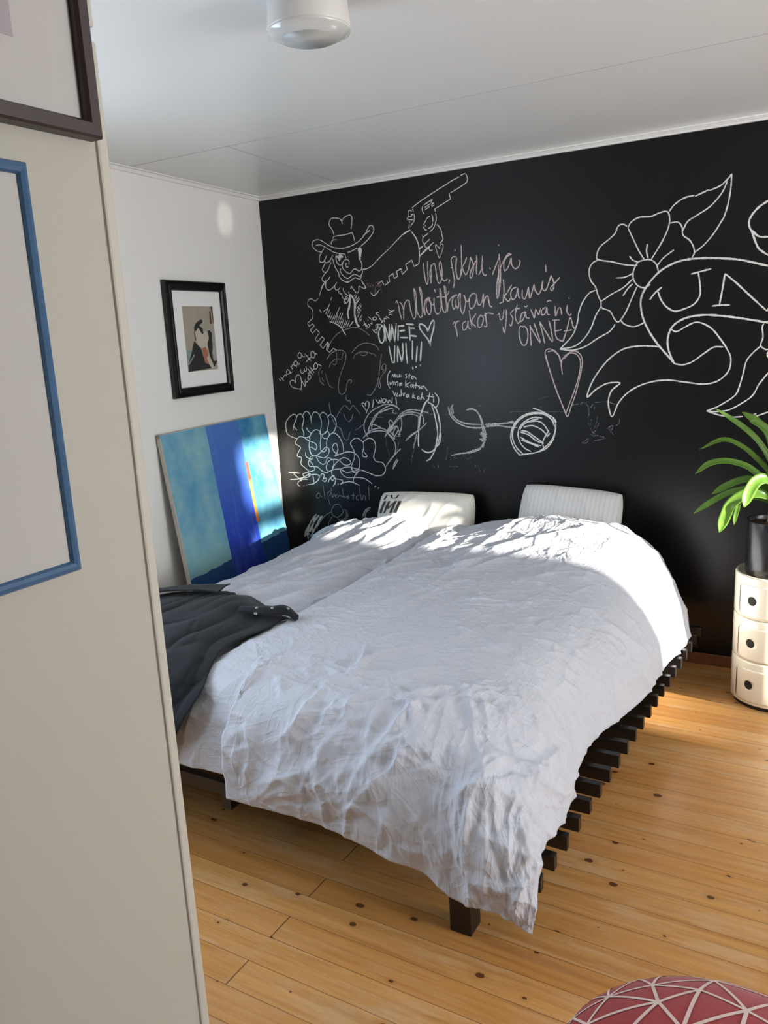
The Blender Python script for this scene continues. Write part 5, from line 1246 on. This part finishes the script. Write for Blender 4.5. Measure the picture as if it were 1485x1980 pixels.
  (6.6,'w',0,[-2189,1381,-2201,1374,-2196,1364,-2185,1381,-2184,1365]),
  (6.6,'w',0,[-2159,1396,-2163,1356]),
  (6.6,'w',0,[-2130,1383,-2158,1370,-2139,1353]),
  (6.6,'w',0,[-2119,1373,-2131,1366,-2126,1356,-2113,1371,-2112,1352]),
  (6.6,'w',0,[-2095,1383,-2101,1349]),
  (6.6,'w',0,[-2108,1366,-2085,1366]),
  (6.6,'w',0,[-2073,1365,-2085,1359,-2073,1355,-2082,1345]),
  (6.6,'w',0,[-2058,1362,-2070,1355,-2058,1348,-2050,1362,-2028,1335]),
  (6.6,'w',0,[-2245,1340,-2233,1309]),
  (6.6,'w',0,[-2233,1309,-2226,1330]),
  (6.6,'w',0,[-2220,1316,-2212,1326,-2221,1309,-2209,1309]),
  (6.6,'w',0,[-2200,1319,-2205,1309,-2193,1312,-2191,1347,-2189,1309]),
  (6.6,'w',0,[-2180,1326,-2177,1309,-2168,1326]),
  (6.6,'w',0,[-2153,1319,-2161,1308,-2154,1302,-2145,1319,-2144,1300]),
  (6.6,'w',0,[-2116,1325,-2123,1296]),
  (6.6,'w',0,[-2107,1312,-2118,1308,-2103,1294]),
  (6.6,'w',0,[-2087,1308,-2092,1294,-2080,1294,-2083,1308]),
  (6.6,'w',0,[-2059,1328,-2073,1287,-2060,1304,-2048,1287]),
  (6.6,'w',0,[-2014,1328,-2027,1277]),
  (6.6,'w',0,[-2034,1308,-1988,1301]),
  (6.6,'w',0,[-1992,1297,-1995,1272]),
  (6.6,'w',0,[-1999,1314,-1995,1312]),
  (6.6,'w',0,[-1985,1324,-1969,1307,-1962,1284,-1969,1260,-1985,1243]),
 ],
 'wow': [
  (6.1,'w',0,[-2372,1291,-2381,1243]),
  (6.1,'w',0,[-2359,1292,-2338,1268,-2333,1289,-2324,1269,-2318,1299]),
  (6.1,'w',0,[-2306,1296,-2315,1278,-2303,1271,-2290,1285,-2302,1297]),
  (6.1,'w',0,[-2286,1292,-2279,1271,-2270,1288,-2255,1271,-2249,1302]),
  (6.1,'w',0,[-2227,1305,-2223,1260]),
  (6.1,'w',0,[-2423,1212,-2425,1230,-2449,1262,-2446,1271,-2430,1266,-2426,1251,-2425,1271,-2413,1280,-2402,1269,-2408,1246,-2420,1226,-2423,1214]),
 ],
 'scribble': [
  (8.2,'m',0,[-2422,1078,-2442,1113,-2443,1151,-2424,1189,-2394,1221,-2349,1245,-2305,1261,-2262,1263,-2227,1253,-2207,1232]),
  (8.2,'m',0,[-2417,1108,-2401,1151,-2371,1194,-2338,1221,-2294,1247,-2257,1258,-2221,1247]),
  (8.2,'m',0,[-2397,1116,-2388,1157,-2372,1178,-2351,1205]),
  (8.2,'m',0,[-2370,1200,-2326,1221,-2276,1237,-2245,1242]),
  (8.2,'m',0,[-2243,1232,-2253,1221,-2241,1213,-2223,1216]),
  (8.2,'m',0,[-2457,1069,-2427,1094,-2388,1108,-2344,1114,-2302,1110]),
  (8.2,'m',0,[-2419,1113,-2405,1141,-2380,1149,-2355,1141,-2331,1131]),
  (8.2,'m',0,[-2450,1075,-2413,1108,-2369,1125,-2325,1128,-2295,1115]),
  (8.2,'m',0,[-2296,1110,-2275,1142,-2280,1163,-2267,1174,-2253,1158,-2264,1126,-2283,1110]),
  (8.2,'m',0,[-2310,1078,-2283,1121,-2244,1163,-2205,1206,-2169,1227,-2121,1234,-2075,1227,-2026,1217]),
  (8.2,'m',0,[-2290,1099,-2257,1142,-2219,1179,-2181,1211,-2139,1221,-2098,1216,-2070,1206]),
  (8.2,'m',0,[-2280,1115,-2244,1153,-2213,1185,-2176,1203,-2134,1209,-2099,1201,-2085,1186]),
  (8.2,'m',0,[-2302,1110,-2272,1089,-2249,1068,-2251,1089,-2277,1110]),
  (8.2,'m',0,[-2271,1110,-2252,1132,-2227,1143,-2222,1121,-2242,1089,-2255,1073]),
  (8.2,'m',0,[-2260,1089,-2246,1121,-2227,1137,-2212,1090,-2236,1084]),
  (8.2,'m',0,[-2205,1206,-2196,1164,-2204,1122,-2224,1090]),
  (8.2,'m',0,[-2070,1209,-2060,1186,-2061,1155]),
  (8.2,'m',0,[-2085,1201,-2083,1165,-2091,1123,-2096,1092]),
  (8.2,'m',0,[-2091,1185,-2093,1149,-2098,1113]),
  (8.2,'m',0,[-2177,1059,-2152,1086,-2116,1107,-2079,1129,-2040,1163]),
  (8.2,'m',0,[-2165,1070,-2128,1097,-2092,1118]),
  (8.2,'m',0,[-2104,1102,-2114,1071,-2132,1018]),
  (8.2,'m',0,[-2290,1099,-2261,1068,-2245,1042,-2244,1004,-2254,982]),
  (8.2,'m',0,[-2314,908,-2287,944,-2254,977]),
  (8.2,'m',0,[-2300,927,-2254,977,-2210,1016]),
  (8.2,'m',0,[-2268,896,-2257,929,-2237,956]),
  (8.2,'m',0,[-2265,901,-2231,951,-2238,940]),
  (8.8,'w',0,[-2020,1293,-2044,1273,-2059,1247,-2072,1217,-2082,1175,-2091,1134]),
  (8.8,'w',0,[-2026,1291,-2050,1258,-2069,1217]),
  (8.8,'w',0,[-2029,1273,-2004,1263,-1982,1240,-1967,1202,-1960,1156,-1962,1110,-1973,1063,-1991,1026,-2010,990,-2029,963,-2052,951]),
  (8.8,'w',0,[-2010,1268,-1994,1222,-1985,1176,-1978,1135,-1977,1094,-1987,1052,-1994,1021]),
  (8.8,'w',0,[-1982,1240,-1969,1207,-1964,1166]),
  (8.8,'w',0,[-1962,1110,-1957,1094,-1967,1053,-1985,1032]),
  (8.8,'w',0,[-2079,1016,-2056,1001,-2030,999,-2003,1013,-1994,1026]),
  (8.8,'w',0,[-2091,1123,-2097,1071,-2097,1029]),
  (5.0,'f',0,[-2382,1214,-2211,1211,-2052,1209,-1882,1207]),
  (5.0,'f',0,[-2408,1189,-2315,1189]),
  (5.0,'f',0,[-2303,1088,-2303,1040,-2290,992,-2286,960]),
  (5.0,'f',0,[-2231,1068,-2226,1042,-2235,994]),
  (5.0,'f',0,[-2206,1090,-2220,1047,-2241,994]),
  (5.0,'f',0,[-2178,931,-2170,910]),
  (5.0,'f',0,[-2188,1090,-2208,1048]),
  (5.0,'f',0,[-2079,1134,-2075,1092]),
  (5.0,'f',0,[-2148,932,-2133,997,-2106,1071]),
 ],
 'tools': [
  (10.4,'m',0,[-1906,1250,-1901,1222,-1894,1202,-1872,1177,-1840,1157,-1796,1142,-1742,1138,-1694,1141]),
  (10.4,'m',0,[-1892,1247,-1888,1212,-1861,1182,-1823,1165,-1780,1158,-1715,1156]),
  (10.4,'m',0,[-1878,1262,-1889,1247]),
  (10.4,'m',0,[-1881,1245,-1879,1212]),
  (10.4,'m',0,[-1802,1232,-1774,1240,-1748,1230,-1727,1208,-1714,1178,-1707,1153]),
  (10.4,'m',0,[-1799,1235,-1766,1237,-1740,1223,-1722,1193,-1715,1158]),
  (10.4,'m',0,[-1715,1153,-1708,1119,-1703,1089,-1709,1054,-1729,1028]),
  (10.4,'m',0,[-1707,1153,-1695,1109,-1701,1069,-1713,1033]),
  (10.4,'m',0,[-1727,1106,-1684,1106]),
  (10.4,'m',0,[-1730,1078,-1690,1076]),
  (10.4,'m',0,[-1719,1098,-1687,1089]),
  (10.4,'m',0,[-1721,1118,-1706,1094,-1717,1068,-1695,1079]),
  (10.4,'m',0,[-1729,1028,-1767,1017,-1806,1003,-1851,997,-1899,985]),
  (10.4,'m',0,[-1724,1026,-1768,1009,-1801,1001]),
  (5.0,'f',0,[-1920,1033,-1924,992,-1934,958]),
  (5.0,'f',0,[-1901,1008,-1903,962]),
  (5.0,'f',0,[-1896,988,-1879,983,-1886,967,-1863,973]),
  (5.0,'f',0,[-1829,990,-1802,970,-1782,986,-1797,965]),
  (5.0,'f',0,[-1767,1035,-1697,1034]),
  (5.0,'f',0,[-1913,925,-1859,927]),
  (5.0,'f',0,[-1890,923,-1885,905]),
  (5.0,'f',0,[-2013,932,-2002,911]),
  (5.0,'f',0,[-1984,933,-1979,912]),
  (5.0,'f',0,[-1759,941,-1757,926]),
  (5.0,'f',0,[-1740,936,-1733,901]),
  (5.0,'f',0,[-1689,923,-1705,917,-1711,892]),
  (5.0,'f',0,[-1733,1255,-1717,1253]),
  (9.9,'m',0,[-1698,1157,-1641,1161,-1585,1164,-1537,1175]),
  (9.9,'m',0,[-1691,1144,-1627,1151,-1572,1145,-1517,1142]),
  (9.9,'m',0,[-1691,1149,-1641,1154,-1599,1163,-1533,1168]),
  (8.8,'w',0,[-1505,999,-1532,1028,-1552,1073,-1551,1119,-1530,1165,-1495,1198,-1448,1217,-1395,1220,-1355,1205,-1323,1173]),
  (8.8,'w',0,[-1485,1003,-1525,1041,-1545,1093,-1537,1139,-1509,1178,-1468,1204,-1421,1214,-1375,1211,-1336,1186,-1317,1148]),
  (8.8,'w',0,[-1444,1020,-1478,1036,-1504,1068,-1514,1107,-1503,1146,-1469,1178,-1428,1195,-1382,1192]),
  (8.8,'w',0,[-1503,1133,-1482,1159,-1442,1179,-1402,1188]),
  (8.8,'w',0,[-1512,999,-1464,1007,-1410,1018,-1370,1045,-1337,1078,-1317,1123,-1313,1167,-1329,1192]),
  (8.8,'w',0,[-1404,1018,-1363,1039,-1330,1078,-1314,1129]),
  (8.8,'w',0,[-1434,1244,-1395,1230,-1355,1211,-1323,1192,-1309,1170]),
  (8.8,'w',0,[-1469,1172,-1408,1176,-1376,1160,-1350,1122]),
  (8.8,'w',0,[-1483,1146,-1435,1153,-1389,1134,-1356,1103]),
  (8.8,'w',0,[-1497,1127,-1463,1121,-1423,1095,-1383,1070]),
  (8.8,'w',0,[-1503,1120,-1456,1105,-1416,1076,-1376,1064]),
  (8.8,'w',0,[-1504,1094,-1463,1072,-1423,1057,-1390,1051]),
  (8.8,'w',0,[-1497,1078,-1450,1063,-1403,1044]),
  (8.8,'w',0,[-1349,1129,-1370,1096,-1383,1064,-1377,1045]),
  (8.8,'w',0,[-1343,1116,-1360,1097]),
  (5.0,'f',0,[-1556,1223,-1435,1225,-1277,1224]),
  (5.0,'f',0,[-1401,1287,-1374,1296,-1335,1302]),
  (5.0,'f',0,[-1404,1239,-1381,1255]),
 ],
 'ghost_sketch': [
  (6.6,'f',0,[-1239,1252,-1201,1264,-1157,1270]),
  (6.6,'f',0,[-1226,1261,-1176,1261]),
  (6.6,'f',0,[-1114,1270,-1059,1273,-1017,1261]),
  (6.6,'f',0,[-1164,1267,-1148,1249,-1145,1212,-1148,1169,-1132,1144]),
  (6.6,'f',0,[-1136,1243,-1126,1261]),
  (6.6,'f',0,[-1117,1249,-1120,1236]),
  (6.6,'f',0,[-1102,1206,-1108,1169,-1120,1138]),
  (6.6,'f',0,[-1138,1156,-1123,1119,-1104,1151,-1095,1169]),
  (6.6,'f',0,[-1138,1113,-1113,1104,-1126,1132]),
  (6.6,'f',0,[-1182,1068,-1145,1094,-1154,1072,-1182,1067]),
  (6.6,'f',0,[-1107,1110,-1064,1096,-1120,1082]),
  (6.6,'f',0,[-1058,1142,-1028,1158,-1034,1133,-1046,1142,-1025,1115]),
  (6.6,'f',0,[-995,1194,-998,1170,-1013,1158]),
  (6.6,'f',0,[-1132,1193,-1135,1156]),
 ],
 'big_heart': [
  (6.6,'p',0,[-1278,1408,-1282,1464,-1270,1491,-1233,1517,-1197,1512,-1178,1476,-1185,1414,-1209,1320,-1234,1249,-1253,1201,-1271,1241,-1307,1329,-1340,1426,-1364,1498,-1360,1529,-1331,1532,-1298,1507,-1290,1472]),
  (6.6,'p',0,[-1258,1209,-1279,1257,-1320,1361,-1352,1466,-1360,1509]),
  (6.6,'p',0,[-1282,1440,-1286,1480,-1298,1503,-1323,1524,-1352,1521]),
  (6.6,'p',0,[-1262,1213,-1209,1352,-1189,1430,-1189,1477,-1209,1505,-1241,1509,-1270,1483]),
 ],
 'pink_writing': [
  (8.2,'p',0,[-2022,2002,-2021,1968,-2015,1918,-2006,1891,-1999,1910,-1999,1952,-1998,2007]),
  (8.2,'p',0,[-1979,1989,-1979,1944,-1982,1895,-1987,1945,-1979,1979]),
  (8.2,'p',0,[-1979,1975,-1964,1992,-1955,1984,-1950,1949,-1944,1906,-1934,1891,-1924,1901,-1916,1932,-1917,1974,-1924,1999,-1931,1982,-1926,1947,-1919,1918,-1904,1901,-1885,1910]),
  (8.2,'p',0,[-1873,1906,-1880,1886]),
  (8.2,'p',0,[-1834,2015,-1852,2016,-1862,2000,-1857,1969,-1851,1927,-1846,1899,-1855,1861]),
  (8.2,'p',0,[-1867,1964,-1854,1962]),
  (8.2,'p',0,[-1830,2011,-1835,1981,-1836,1946,-1830,1911,-1820,1905,-1812,1920,-1809,1951]),
  (8.2,'p',0,[-1839,2053,-1838,2043]),
  (8.2,'p',0,[-1803,2070,-1803,2019,-1804,1964,-1806,1922]),
  (8.2,'p',0,[-1774,2009,-1782,1990,-1794,1970,-1805,1958]),
  (8.2,'p',0,[-1802,1964,-1792,1936,-1780,1923,-1766,1948,-1757,1981,-1754,2009]),
  (8.2,'p',0,[-1756,2008,-1744,1986,-1739,1959,-1742,1928,-1752,1904,-1759,1913,-1753,1940,-1737,1966,-1721,1988]),
  (8.2,'p',0,[-1720,2013,-1719,1978,-1724,1944,-1721,1918]),
  (8.2,'p',0,[-1688,2009,-1690,1975,-1695,1942,-1711,1916]),
  (8.2,'p',0,[-1691,1955,-1688,1924,-1677,1910,-1667,1914]),
  (8.2,'p',0,[-1651,1947,-1646,1938]),
  (8.2,'p',0,[-2199,1807,-2192,1820,-2183,1794,-2176,1753,-2165,1716]),
  (8.2,'p',0,[-2175,1811,-2161,1796,-2154,1763,-2155,1719]),
  (8.2,'p',0,[-2152,1763,-2146,1799,-2130,1818,-2116,1811,-2117,1786]),
  (8.2,'p',0,[-2116,1815,-2113,1786,-2106,1749,-2091,1719,-2079,1744,-2080,1802,-2085,1874,-2074,1845,-2074,1794,-2070,1751,-2051,1724,-2039,1745,-2042,1810,-2052,1879,-2040,1853,-2039,1799,-2032,1756,-2023,1734]),
  (8.2,'p',0,[-2023,1737,-2027,1773,-2022,1805,-2005,1822,-1988,1819]),
  (8.2,'p',0,[-1988,1821,-2003,1818,-2016,1794,-2012,1755,-1998,1736,-1987,1760,-1989,1793,-2001,1815]),
  (8.2,'p',0,[-1996,1818,-1982,1785,-1969,1795,-1968,1823]),
  (8.2,'p',0,[-1968,1823,-1969,1781,-1961,1744,-1947,1737,-1932,1754,-1928,1799,-1933,1863,-1926,1842,-1924,1785,-1918,1753,-1908,1741,-1897,1762,-1901,1819,-1907,1875,-1897,1854,-1896,1801,-1892,1744]),
  (8.2,'p',0,[-1953,1822,-1931,1824,-1907,1821,-1886,1835,-1880,1851]),
  (8.2,'p',0,[-1964,1865,-1958,1847]),
  (8.2,'p',0,[-1892,1748,-1888,1783,-1871,1810,-1847,1826,-1833,1825]),
  (8.2,'p',0,[-1837,1825,-1855,1816,-1864,1788,-1857,1756,-1845,1770,-1841,1808,-1842,1780,-1833,1758,-1826,1779,-1829,1814,-1817,1834,-1818,1799,-1817,1757,-1806,1729,-1794,1756,-1787,1790,-1797,1824]),
  (8.2,'p',0,[-1795,1824,-1785,1794,-1773,1790,-1760,1816,-1741,1831]),
  (8.2,'p',0,[-1727,1821,-1745,1828,-1763,1810,-1767,1782,-1762,1754,-1743,1760,-1728,1794,-1725,1821,-1723,1786,-1712,1767,-1696,1785,-1689,1822]),
  (8.2,'p',0,[-1687,1822,-1688,1784,-1691,1753]),
  (8.2,'p',0,[-1688,1777,-1676,1804,-1664,1808,-1659,1782,-1652,1758,-1641,1756]),
  (7.7,'p',0,[-1637,1909,-1622,1942,-1600,1989,-1596,2007]),
  (7.7,'p',0,[-1599,2007,-1594,1956,-1593,1892,-1600,1833,-1612,1793,-1615,1834,-1610,1882,-1595,1935,-1573,1976,-1549,2005,-1535,1996]),
  (7.7,'p',0,[-1603,1957,-1602,1882,-1603,1817]),
  (7.7,'p',0,[-1532,2001,-1558,1990,-1574,1960,-1571,1925,-1550,1942,-1535,1983,-1533,1951,-1518,1931,-1498,1937,-1489,1960,-1497,1969]),
  (7.7,'p',0,[-1602,2053,-1598,2046]),
  (7.7,'p',0,[-1578,1885,-1576,1837,-1581,1772]),
  (7.7,'p',0,[-1534,1855,-1559,1819,-1574,1799,-1554,1776,-1542,1791]),
  (7.7,'p',0,[-1508,1842,-1532,1833,-1541,1807,-1530,1782,-1512,1800,-1502,1837,-1500,1799,-1489,1785]),
  (7.7,'p',0,[-1479,1827,-1480,1792,-1465,1783,-1453,1817,-1447,1838]),
  (7.7,'p',0,[-1447,1838,-1442,1785,-1430,1810,-1419,1847]),
  (7.7,'p',0,[-1419,1849,-1413,1820,-1396,1800,-1379,1828,-1373,1864]),
  (7.7,'p',0,[-1373,1864,-1379,1833,-1365,1814,-1351,1831,-1331,1885]),
  (7.7,'p',0,[-1331,1882,-1317,1844,-1326,1811,-1337,1825]),
  (7.7,'p',0,[-1337,1825,-1311,1849,-1288,1872]),
  (7.7,'p',0,[-1359,1936,-1357,1902]),
  (7.7,'p',0,[-1602,1768,-1583,1775]),
  (7.7,'p',0,[-1865,1679,-1852,1687,-1839,1615]),
  (7.7,'p',0,[-1856,1665,-1842,1690,-1826,1694]),
  (7.7,'p',0,[-1788,1692,-1808,1679,-1806,1648,-1786,1656,-1776,1695,-1777,1661,-1764,1649]),
  (7.7,'p',0,[-1768,1745,-1763,1694,-1755,1660]),
  (7.7,'p',0,[-1731,1726,-1757,1688,-1733,1659]),
  (7.7,'p',0,[-1706,1719,-1723,1692,-1720,1658,-1702,1663,-1691,1701,-1706,1719]),
  (7.7,'p',0,[-1681,1728,-1676,1689,-1674,1659,-1689,1662]),
  (7.7,'p',0,[-1688,1712,-1666,1725,-1634,1718]),
  (7.7,'p',0,[-1615,1711,-1603,1719,-1600,1691,-1585,1696,-1578,1739]),
  (7.7,'p',0,[-1566,1738,-1567,1684,-1578,1624,-1586,1652]),
  (7.7,'p',0,[-1525,1736,-1543,1715,-1532,1693,-1541,1655,-1551,1666]),
  (7.7,'p',0,[-1507,1756,-1519,1703,-1505,1667,-1490,1680]),
  (7.7,'p',0,[-1522,1736,-1492,1739]),
  (7.7,'p',0,[-1466,1722,-1487,1707,-1491,1674,-1473,1690,-1463,1721,-1461,1694,-1444,1688]),
  (7.7,'p',0,[-1472,1749,-1460,1743,-1454,1751]),
  (7.7,'p',0,[-1437,1731,-1426,1703,-1418,1689,-1411,1729,-1397,1702,-1386,1733]),
  (7.7,'p',0,[-1360,1737,-1380,1722,-1380,1701,-1363,1705,-1354,1736,-1352,1704,-1338,1698]),
  (7.7,'p',0,[-1354,1760,-1343,1767,-1331,1763]),
  (7.7,'p',0,[-1312,1739,-1310,1691,-1295,1728,-1284,1722,-1279,1695]),
  (7.7,'p',0,[-1251,1741,-1254,1709,-1240,1690,-1232,1698]),
  (7.7,'p',0,[-1244,1774,-1241,1769]),
  (7.7,'p',0,[-1476,1646,-1494,1650,-1500,1620,-1492,1576,-1475,1556,-1460,1569,-1453,1613,-1465,1646,-1488,1650]),
  (7.7,'p',0,[-1441,1656,-1439,1601,-1437,1552]),
  (7.7,'p',0,[-1444,1653,-1416,1606,-1390,1567,-1404,1616,-1421,1663]),
  (7.7,'p',0,[-1392,1669,-1378,1615,-1366,1561]),
  (7.7,'p',0,[-1392,1669,-1361,1619,-1327,1569,-1333,1623,-1345,1673]),
  (7.7,'p',0,[-1327,1671,-1290,1672]),
  (7.7,'p',0,[-1315,1671,-1313,1622,-1305,1585,-1274,1567]),
  (7.7,'p',0,[-1310,1620,-1279,1624]),
  (7.7,'p',0,[-1274,1567,-1254,1625,-1237,1680,-1224,1639,-1210,1620]),
  (7.7,'p',0,[-1268,1618,-1229,1621]),
 ],
 'sapp': [
  (5.5,'b',0,[-2357,1923,-2375,1919,-2363,1909,-2383,1898]),
  (5.5,'b',0,[-2335,1920,-2353,1914,-2350,1903,-2336,1913,-2332,1901]),
  (5.5,'b',0,[-2317,1930,-2321,1897,-2326,1862]),
  (5.5,'b',0,[-2317,1922,-2300,1925,-2298,1910,-2316,1906]),
  (5.5,'b',0,[-2291,1917,-2288,1895,-2285,1869]),
  (5.5,'b',0,[-2310,1905,-2292,1902,-2278,1912]),
  (5.5,'b',0,[-2383,1936,-2369,1945]),
  (6.1,'w',0,[-2354,1875,-2333,1855,-2296,1884]),
 ],
 'flower': [
  (8.0,'w',0,[-896,1917,-921,1908,-939,1874,-939,1838,-920,1807,-890,1795,-862,1807]),
  (8.0,'w',0,[-896,1917,-864,1916,-838,1894,-828,1861]),
  (8.0,'w',0,[-892,1920,-915,1957,-937,2002,-967,2065]),
  (8.0,'w',0,[-967,2065,-953,2088,-917,2105,-867,2103,-832,2113,-804,2118,-789,2108,-784,2073,-795,2030,-822,1977,-860,1918]),
  (8.0,'w',0,[-971,2072,-989,2083,-1011,2077,-1026,2046,-1056,2021,-1093,1995,-1108,1964,-1104,1938,-1040,1922,-980,1904,-921,1894]),
  (8.0,'w',0,[-1104,1936,-1131,1922,-1146,1890,-1138,1846,-1115,1814,-1103,1776,-1088,1742]),
  (8.0,'w',0,[-1088,1746,-1038,1776,-986,1801,-942,1838]),
  (8.0,'w',0,[-1088,1742,-1084,1716,-1045,1698,-1026,1664,-1011,1648,-996,1655,-970,1694,-945,1751,-923,1800]),
  (8.0,'w',0,[-996,1655,-977,1635,-939,1622,-910,1628,-888,1638]),
  (8.0,'w',0,[-782,2066,-748,2066,-730,2043,-725,2009,-697,1985,-680,1956,-675,1928,-685,1909]),
  (8.0,'w',0,[-879,1986,-882,1954,-874,1922]),
  (8.0,'w',0,[-958,1940,-943,1921,-918,1910]),
  (8.0,'w',0,[-1020,1848,-979,1848,-939,1863]),
  (8.0,'w',0,[-986,1765,-964,1796,-942,1816]),
  (8.0,'w',0,[-834,1887,-807,1919,-762,1950]),
  (8.0,'w',0,[-787,2115,-763,2143,-723,2165,-682,2170]),
  (8.0,'w',0,[-679,2166,-623,2186]),
  (8.0,'w',0,[-623,2182,-578,2196,-546,2222,-533,2239]),
  (8.0,'w',0,[-533,2239,-535,2175,-545,2110,-560,2059]),
  (8.0,'w',0,[-560,2062,-597,2003,-636,1959,-672,1932]),
  (8.0,'w',0,[-549,2212,-570,2166,-614,2118,-667,2087,-706,2065,-723,2036,-729,2026]),
  (8.0,'w',0,[-1115,1799,-1146,1787,-1177,1747,-1193,1707,-1199,1681]),
  (8.0,'w',0,[-1197,1681,-1209,1632,-1233,1587,-1290,1531]),
  (8.0,'w',0,[-1088,1723,-1114,1680,-1138,1621,-1177,1569,-1225,1540,-1290,1533]),
  (8.0,'w',0,[-1290,1531,-1225,1524,-1161,1541,-1106,1574,-1052,1602,-1030,1623,-1022,1638]),
  (11.6,'w',0,[-746,1446,-776,1480,-820,1532,-857,1585,-888,1646,-903,1705,-901,1756,-876,1804,-834,1851,-792,1879,-736,1899,-668,1904,-574,1897,-495,1885,-430,1866,-372,1847]),
  (11.6,'w',0,[-750,1449,-773,1501,-781,1553,-768,1603,-737,1634,-688,1653,-619,1658,-538,1648,-465,1634,-406,1621,-361,1611]),
  (8.8,'w',0,[-768,1603,-743,1591,-708,1608,-667,1627,-632,1622,-590,1595,-555,1551,-526,1507,-508,1464,-513,1414,-539,1379,-576,1358,-624,1352,-694,1361,-773,1372,-846,1366,-913,1344,-965,1310,-1003,1264,-1030,1202,-1045,1233,-1050,1280,-1035,1326,-996,1361,-1027,1365,-1066,1358,-1113,1331,-1153,1296,-1141,1343,-1113,1397,-1067,1458,-1021,1498,-975,1523,-915,1532,-856,1530,-813,1525]),
  (8.8,'w',0,[-746,1446,-710,1441,-669,1454,-621,1489,-581,1515,-540,1515]),
  (9.3,'w',0,[-864,1739,-843,1766,-811,1792]),
  (9.3,'w',0,[-829,1776,-813,1735,-788,1702,-752,1682,-710,1690,-669,1709,-646,1746,-648,1795,-656,1844]),
  (9.3,'w',0,[-686,1839,-646,1847,-602,1855]),
  (9.3,'w',0,[-545,1830,-553,1767,-563,1699]),
  (9.3,'w',0,[-594,1695,-560,1697,-520,1695]),
  (9.3,'w',0,[-545,1830,-497,1787,-436,1725,-370,1660]),
  (9.3,'w',0,[-370,1660,-364,1673]),
  (11.0,'w',0,[-384,2114,-420,2092,-444,2066,-456,2041,-454,2014,-444,1994,-420,1932,-400,1910,-374,1891]),
  (11.0,'w',0,[-445,2000,-415,1972,-377,1967]),
  (8.2,'w',0,[-380,1609,-386,1592,-381,1551,-389,1516,-369,1498,-356,1498]),
  (8.2,'w',0,[-389,1513,-420,1483,-444,1448,-455,1392]),
  (8.2,'w',0,[-455,1392,-467,1342,-485,1299,-551,1252,-602,1230]),
  (8.2,'w',0,[-351,1400,-388,1348,-412,1299,-457,1263,-510,1234,-564,1227,-602,1230]),
  (8.2,'w',0,[-602,1230,-550,1212,-495,1203,-448,1205]),
  (8.2,'w',0,[-408,1209,-395,1220,-401,1205,-343,1227]),
  (8.2,'w',0,[-355,1491,-361,1477,-354,1460]),
 ],
}
CHALK_INFO = {
 'cowboy': ('chalk_drawing', 'white chalk drawing of a bearded figure in a wide hat holding up a revolver'),
 'little_heart': ('chalk_drawing', 'tiny pink chalk heart under the revolver'),
 'face': ('chalk_drawing', 'thin grey chalk outline of a large face'),
 'greeting_left': ('chalk_writing', 'slanting white chalk greeting with a heart near the left corner'),
 'bubble': ('chalk_writing', 'white chalk bubble letters with a dated signature'),
 'word_below': ('chalk_writing', 'thin grey chalk word under the dated signature'),
 'brush_sketch': ('chalk_drawing', 'smudged grey chalk brush and ball behind the bed corner'),
 'onnee_uni': ('chalk_writing', 'thick white chalk capitals with three exclamation marks and a heart'),
 'muista': ('chalk_writing', 'small white chalk note in brackets'),
 'wow': ('chalk_writing', 'small white chalk wow with a heart'),
 'scribble': ('chalk_drawing', 'dense white chalk loops with smudges'),
 'tools': ('chalk_drawing', 'white chalk arrow shape ending in a scribbled ball'),
 'ghost_sketch': ('chalk_drawing', 'faint half wiped chalk sketch below the big heart'),
 'big_heart': ('chalk_drawing', 'tall pink chalk heart'),
 'pink_writing': ('chalk_writing', 'pink chalk handwriting in four lines'),
 'sapp': ('chalk_writing', 'small brownish chalk word with an arrow'),
 'flower': ('chalk_drawing', 'bold white chalk flower with leaves and a lettered ribbon scroll'),
}
ORDER = ['w', 'm', 'g', 'f', 'p', 'b']
def chalk_strokes(key, strokes):
    b = MB(); used = sorted({s[1] for s in strokes}, key=ORDER.index); lift = 0.0012
    rng = random.Random(len(key))
    for wmm, tone, sharp, q in strokes:
        P_ = np.array(q, float).reshape(-1, 2) / 1000.0
        if len(P_) < 2: continue
        keep = [0] + [i for i in range(1, len(P_)) if np.linalg.norm(P_[i] - P_[i - 1]) > 1e-4]
        P_ = P_[keep]
        if len(P_) < 2: continue
        if sharp or len(P_) == 2:
            C = np.concatenate([np.linspace(P_[i], P_[i + 1], 6)[(1 if i else 0):] for i in range(len(P_) - 1)])
        else:
            k = max(8, int(sum(np.linalg.norm(np.diff(P_, axis=0), axis=1)) / 0.007))
            C = catmull(P_, np.linspace(0, len(P_) - 1, max(k, 3 * len(P_))))
        T_ = np.gradient(C, axis=0); T_ /= np.linalg.norm(T_, axis=1)[:, None] + 1e-9
        Sd = np.stack([-T_[:, 1], T_[:, 0]], 1)
        w = wmm / 1000.0 * 0.36 * (1 + 0.22 * np.array([rng.uniform(-1, 1) for _ in C]))
        w[0] *= 0.6; w[-1] *= 0.6
        lift += 0.0000015
        A, B_ = C - Sd * w[:, None], C + Sd * w[:, None]
        vs = []
        for i in range(len(C)): vs += [(A[i, 0], WY - lift, A[i, 1]), (B_[i, 0], WY - lift, B_[i, 1])]
        b.add(vs, [(2 * i, 2 * i + 1, 2 * i + 3, 2 * i + 2) for i in range(len(C) - 1)], used.index(tone))
    nm, lab = CHALK_INFO[key]
    o = b.build(nm, [M['chalk_' + t] for t in used], wall_back)
    o['label'] = lab
for key, strokes in CHALK.items(): chalk_strokes(key, strokes)
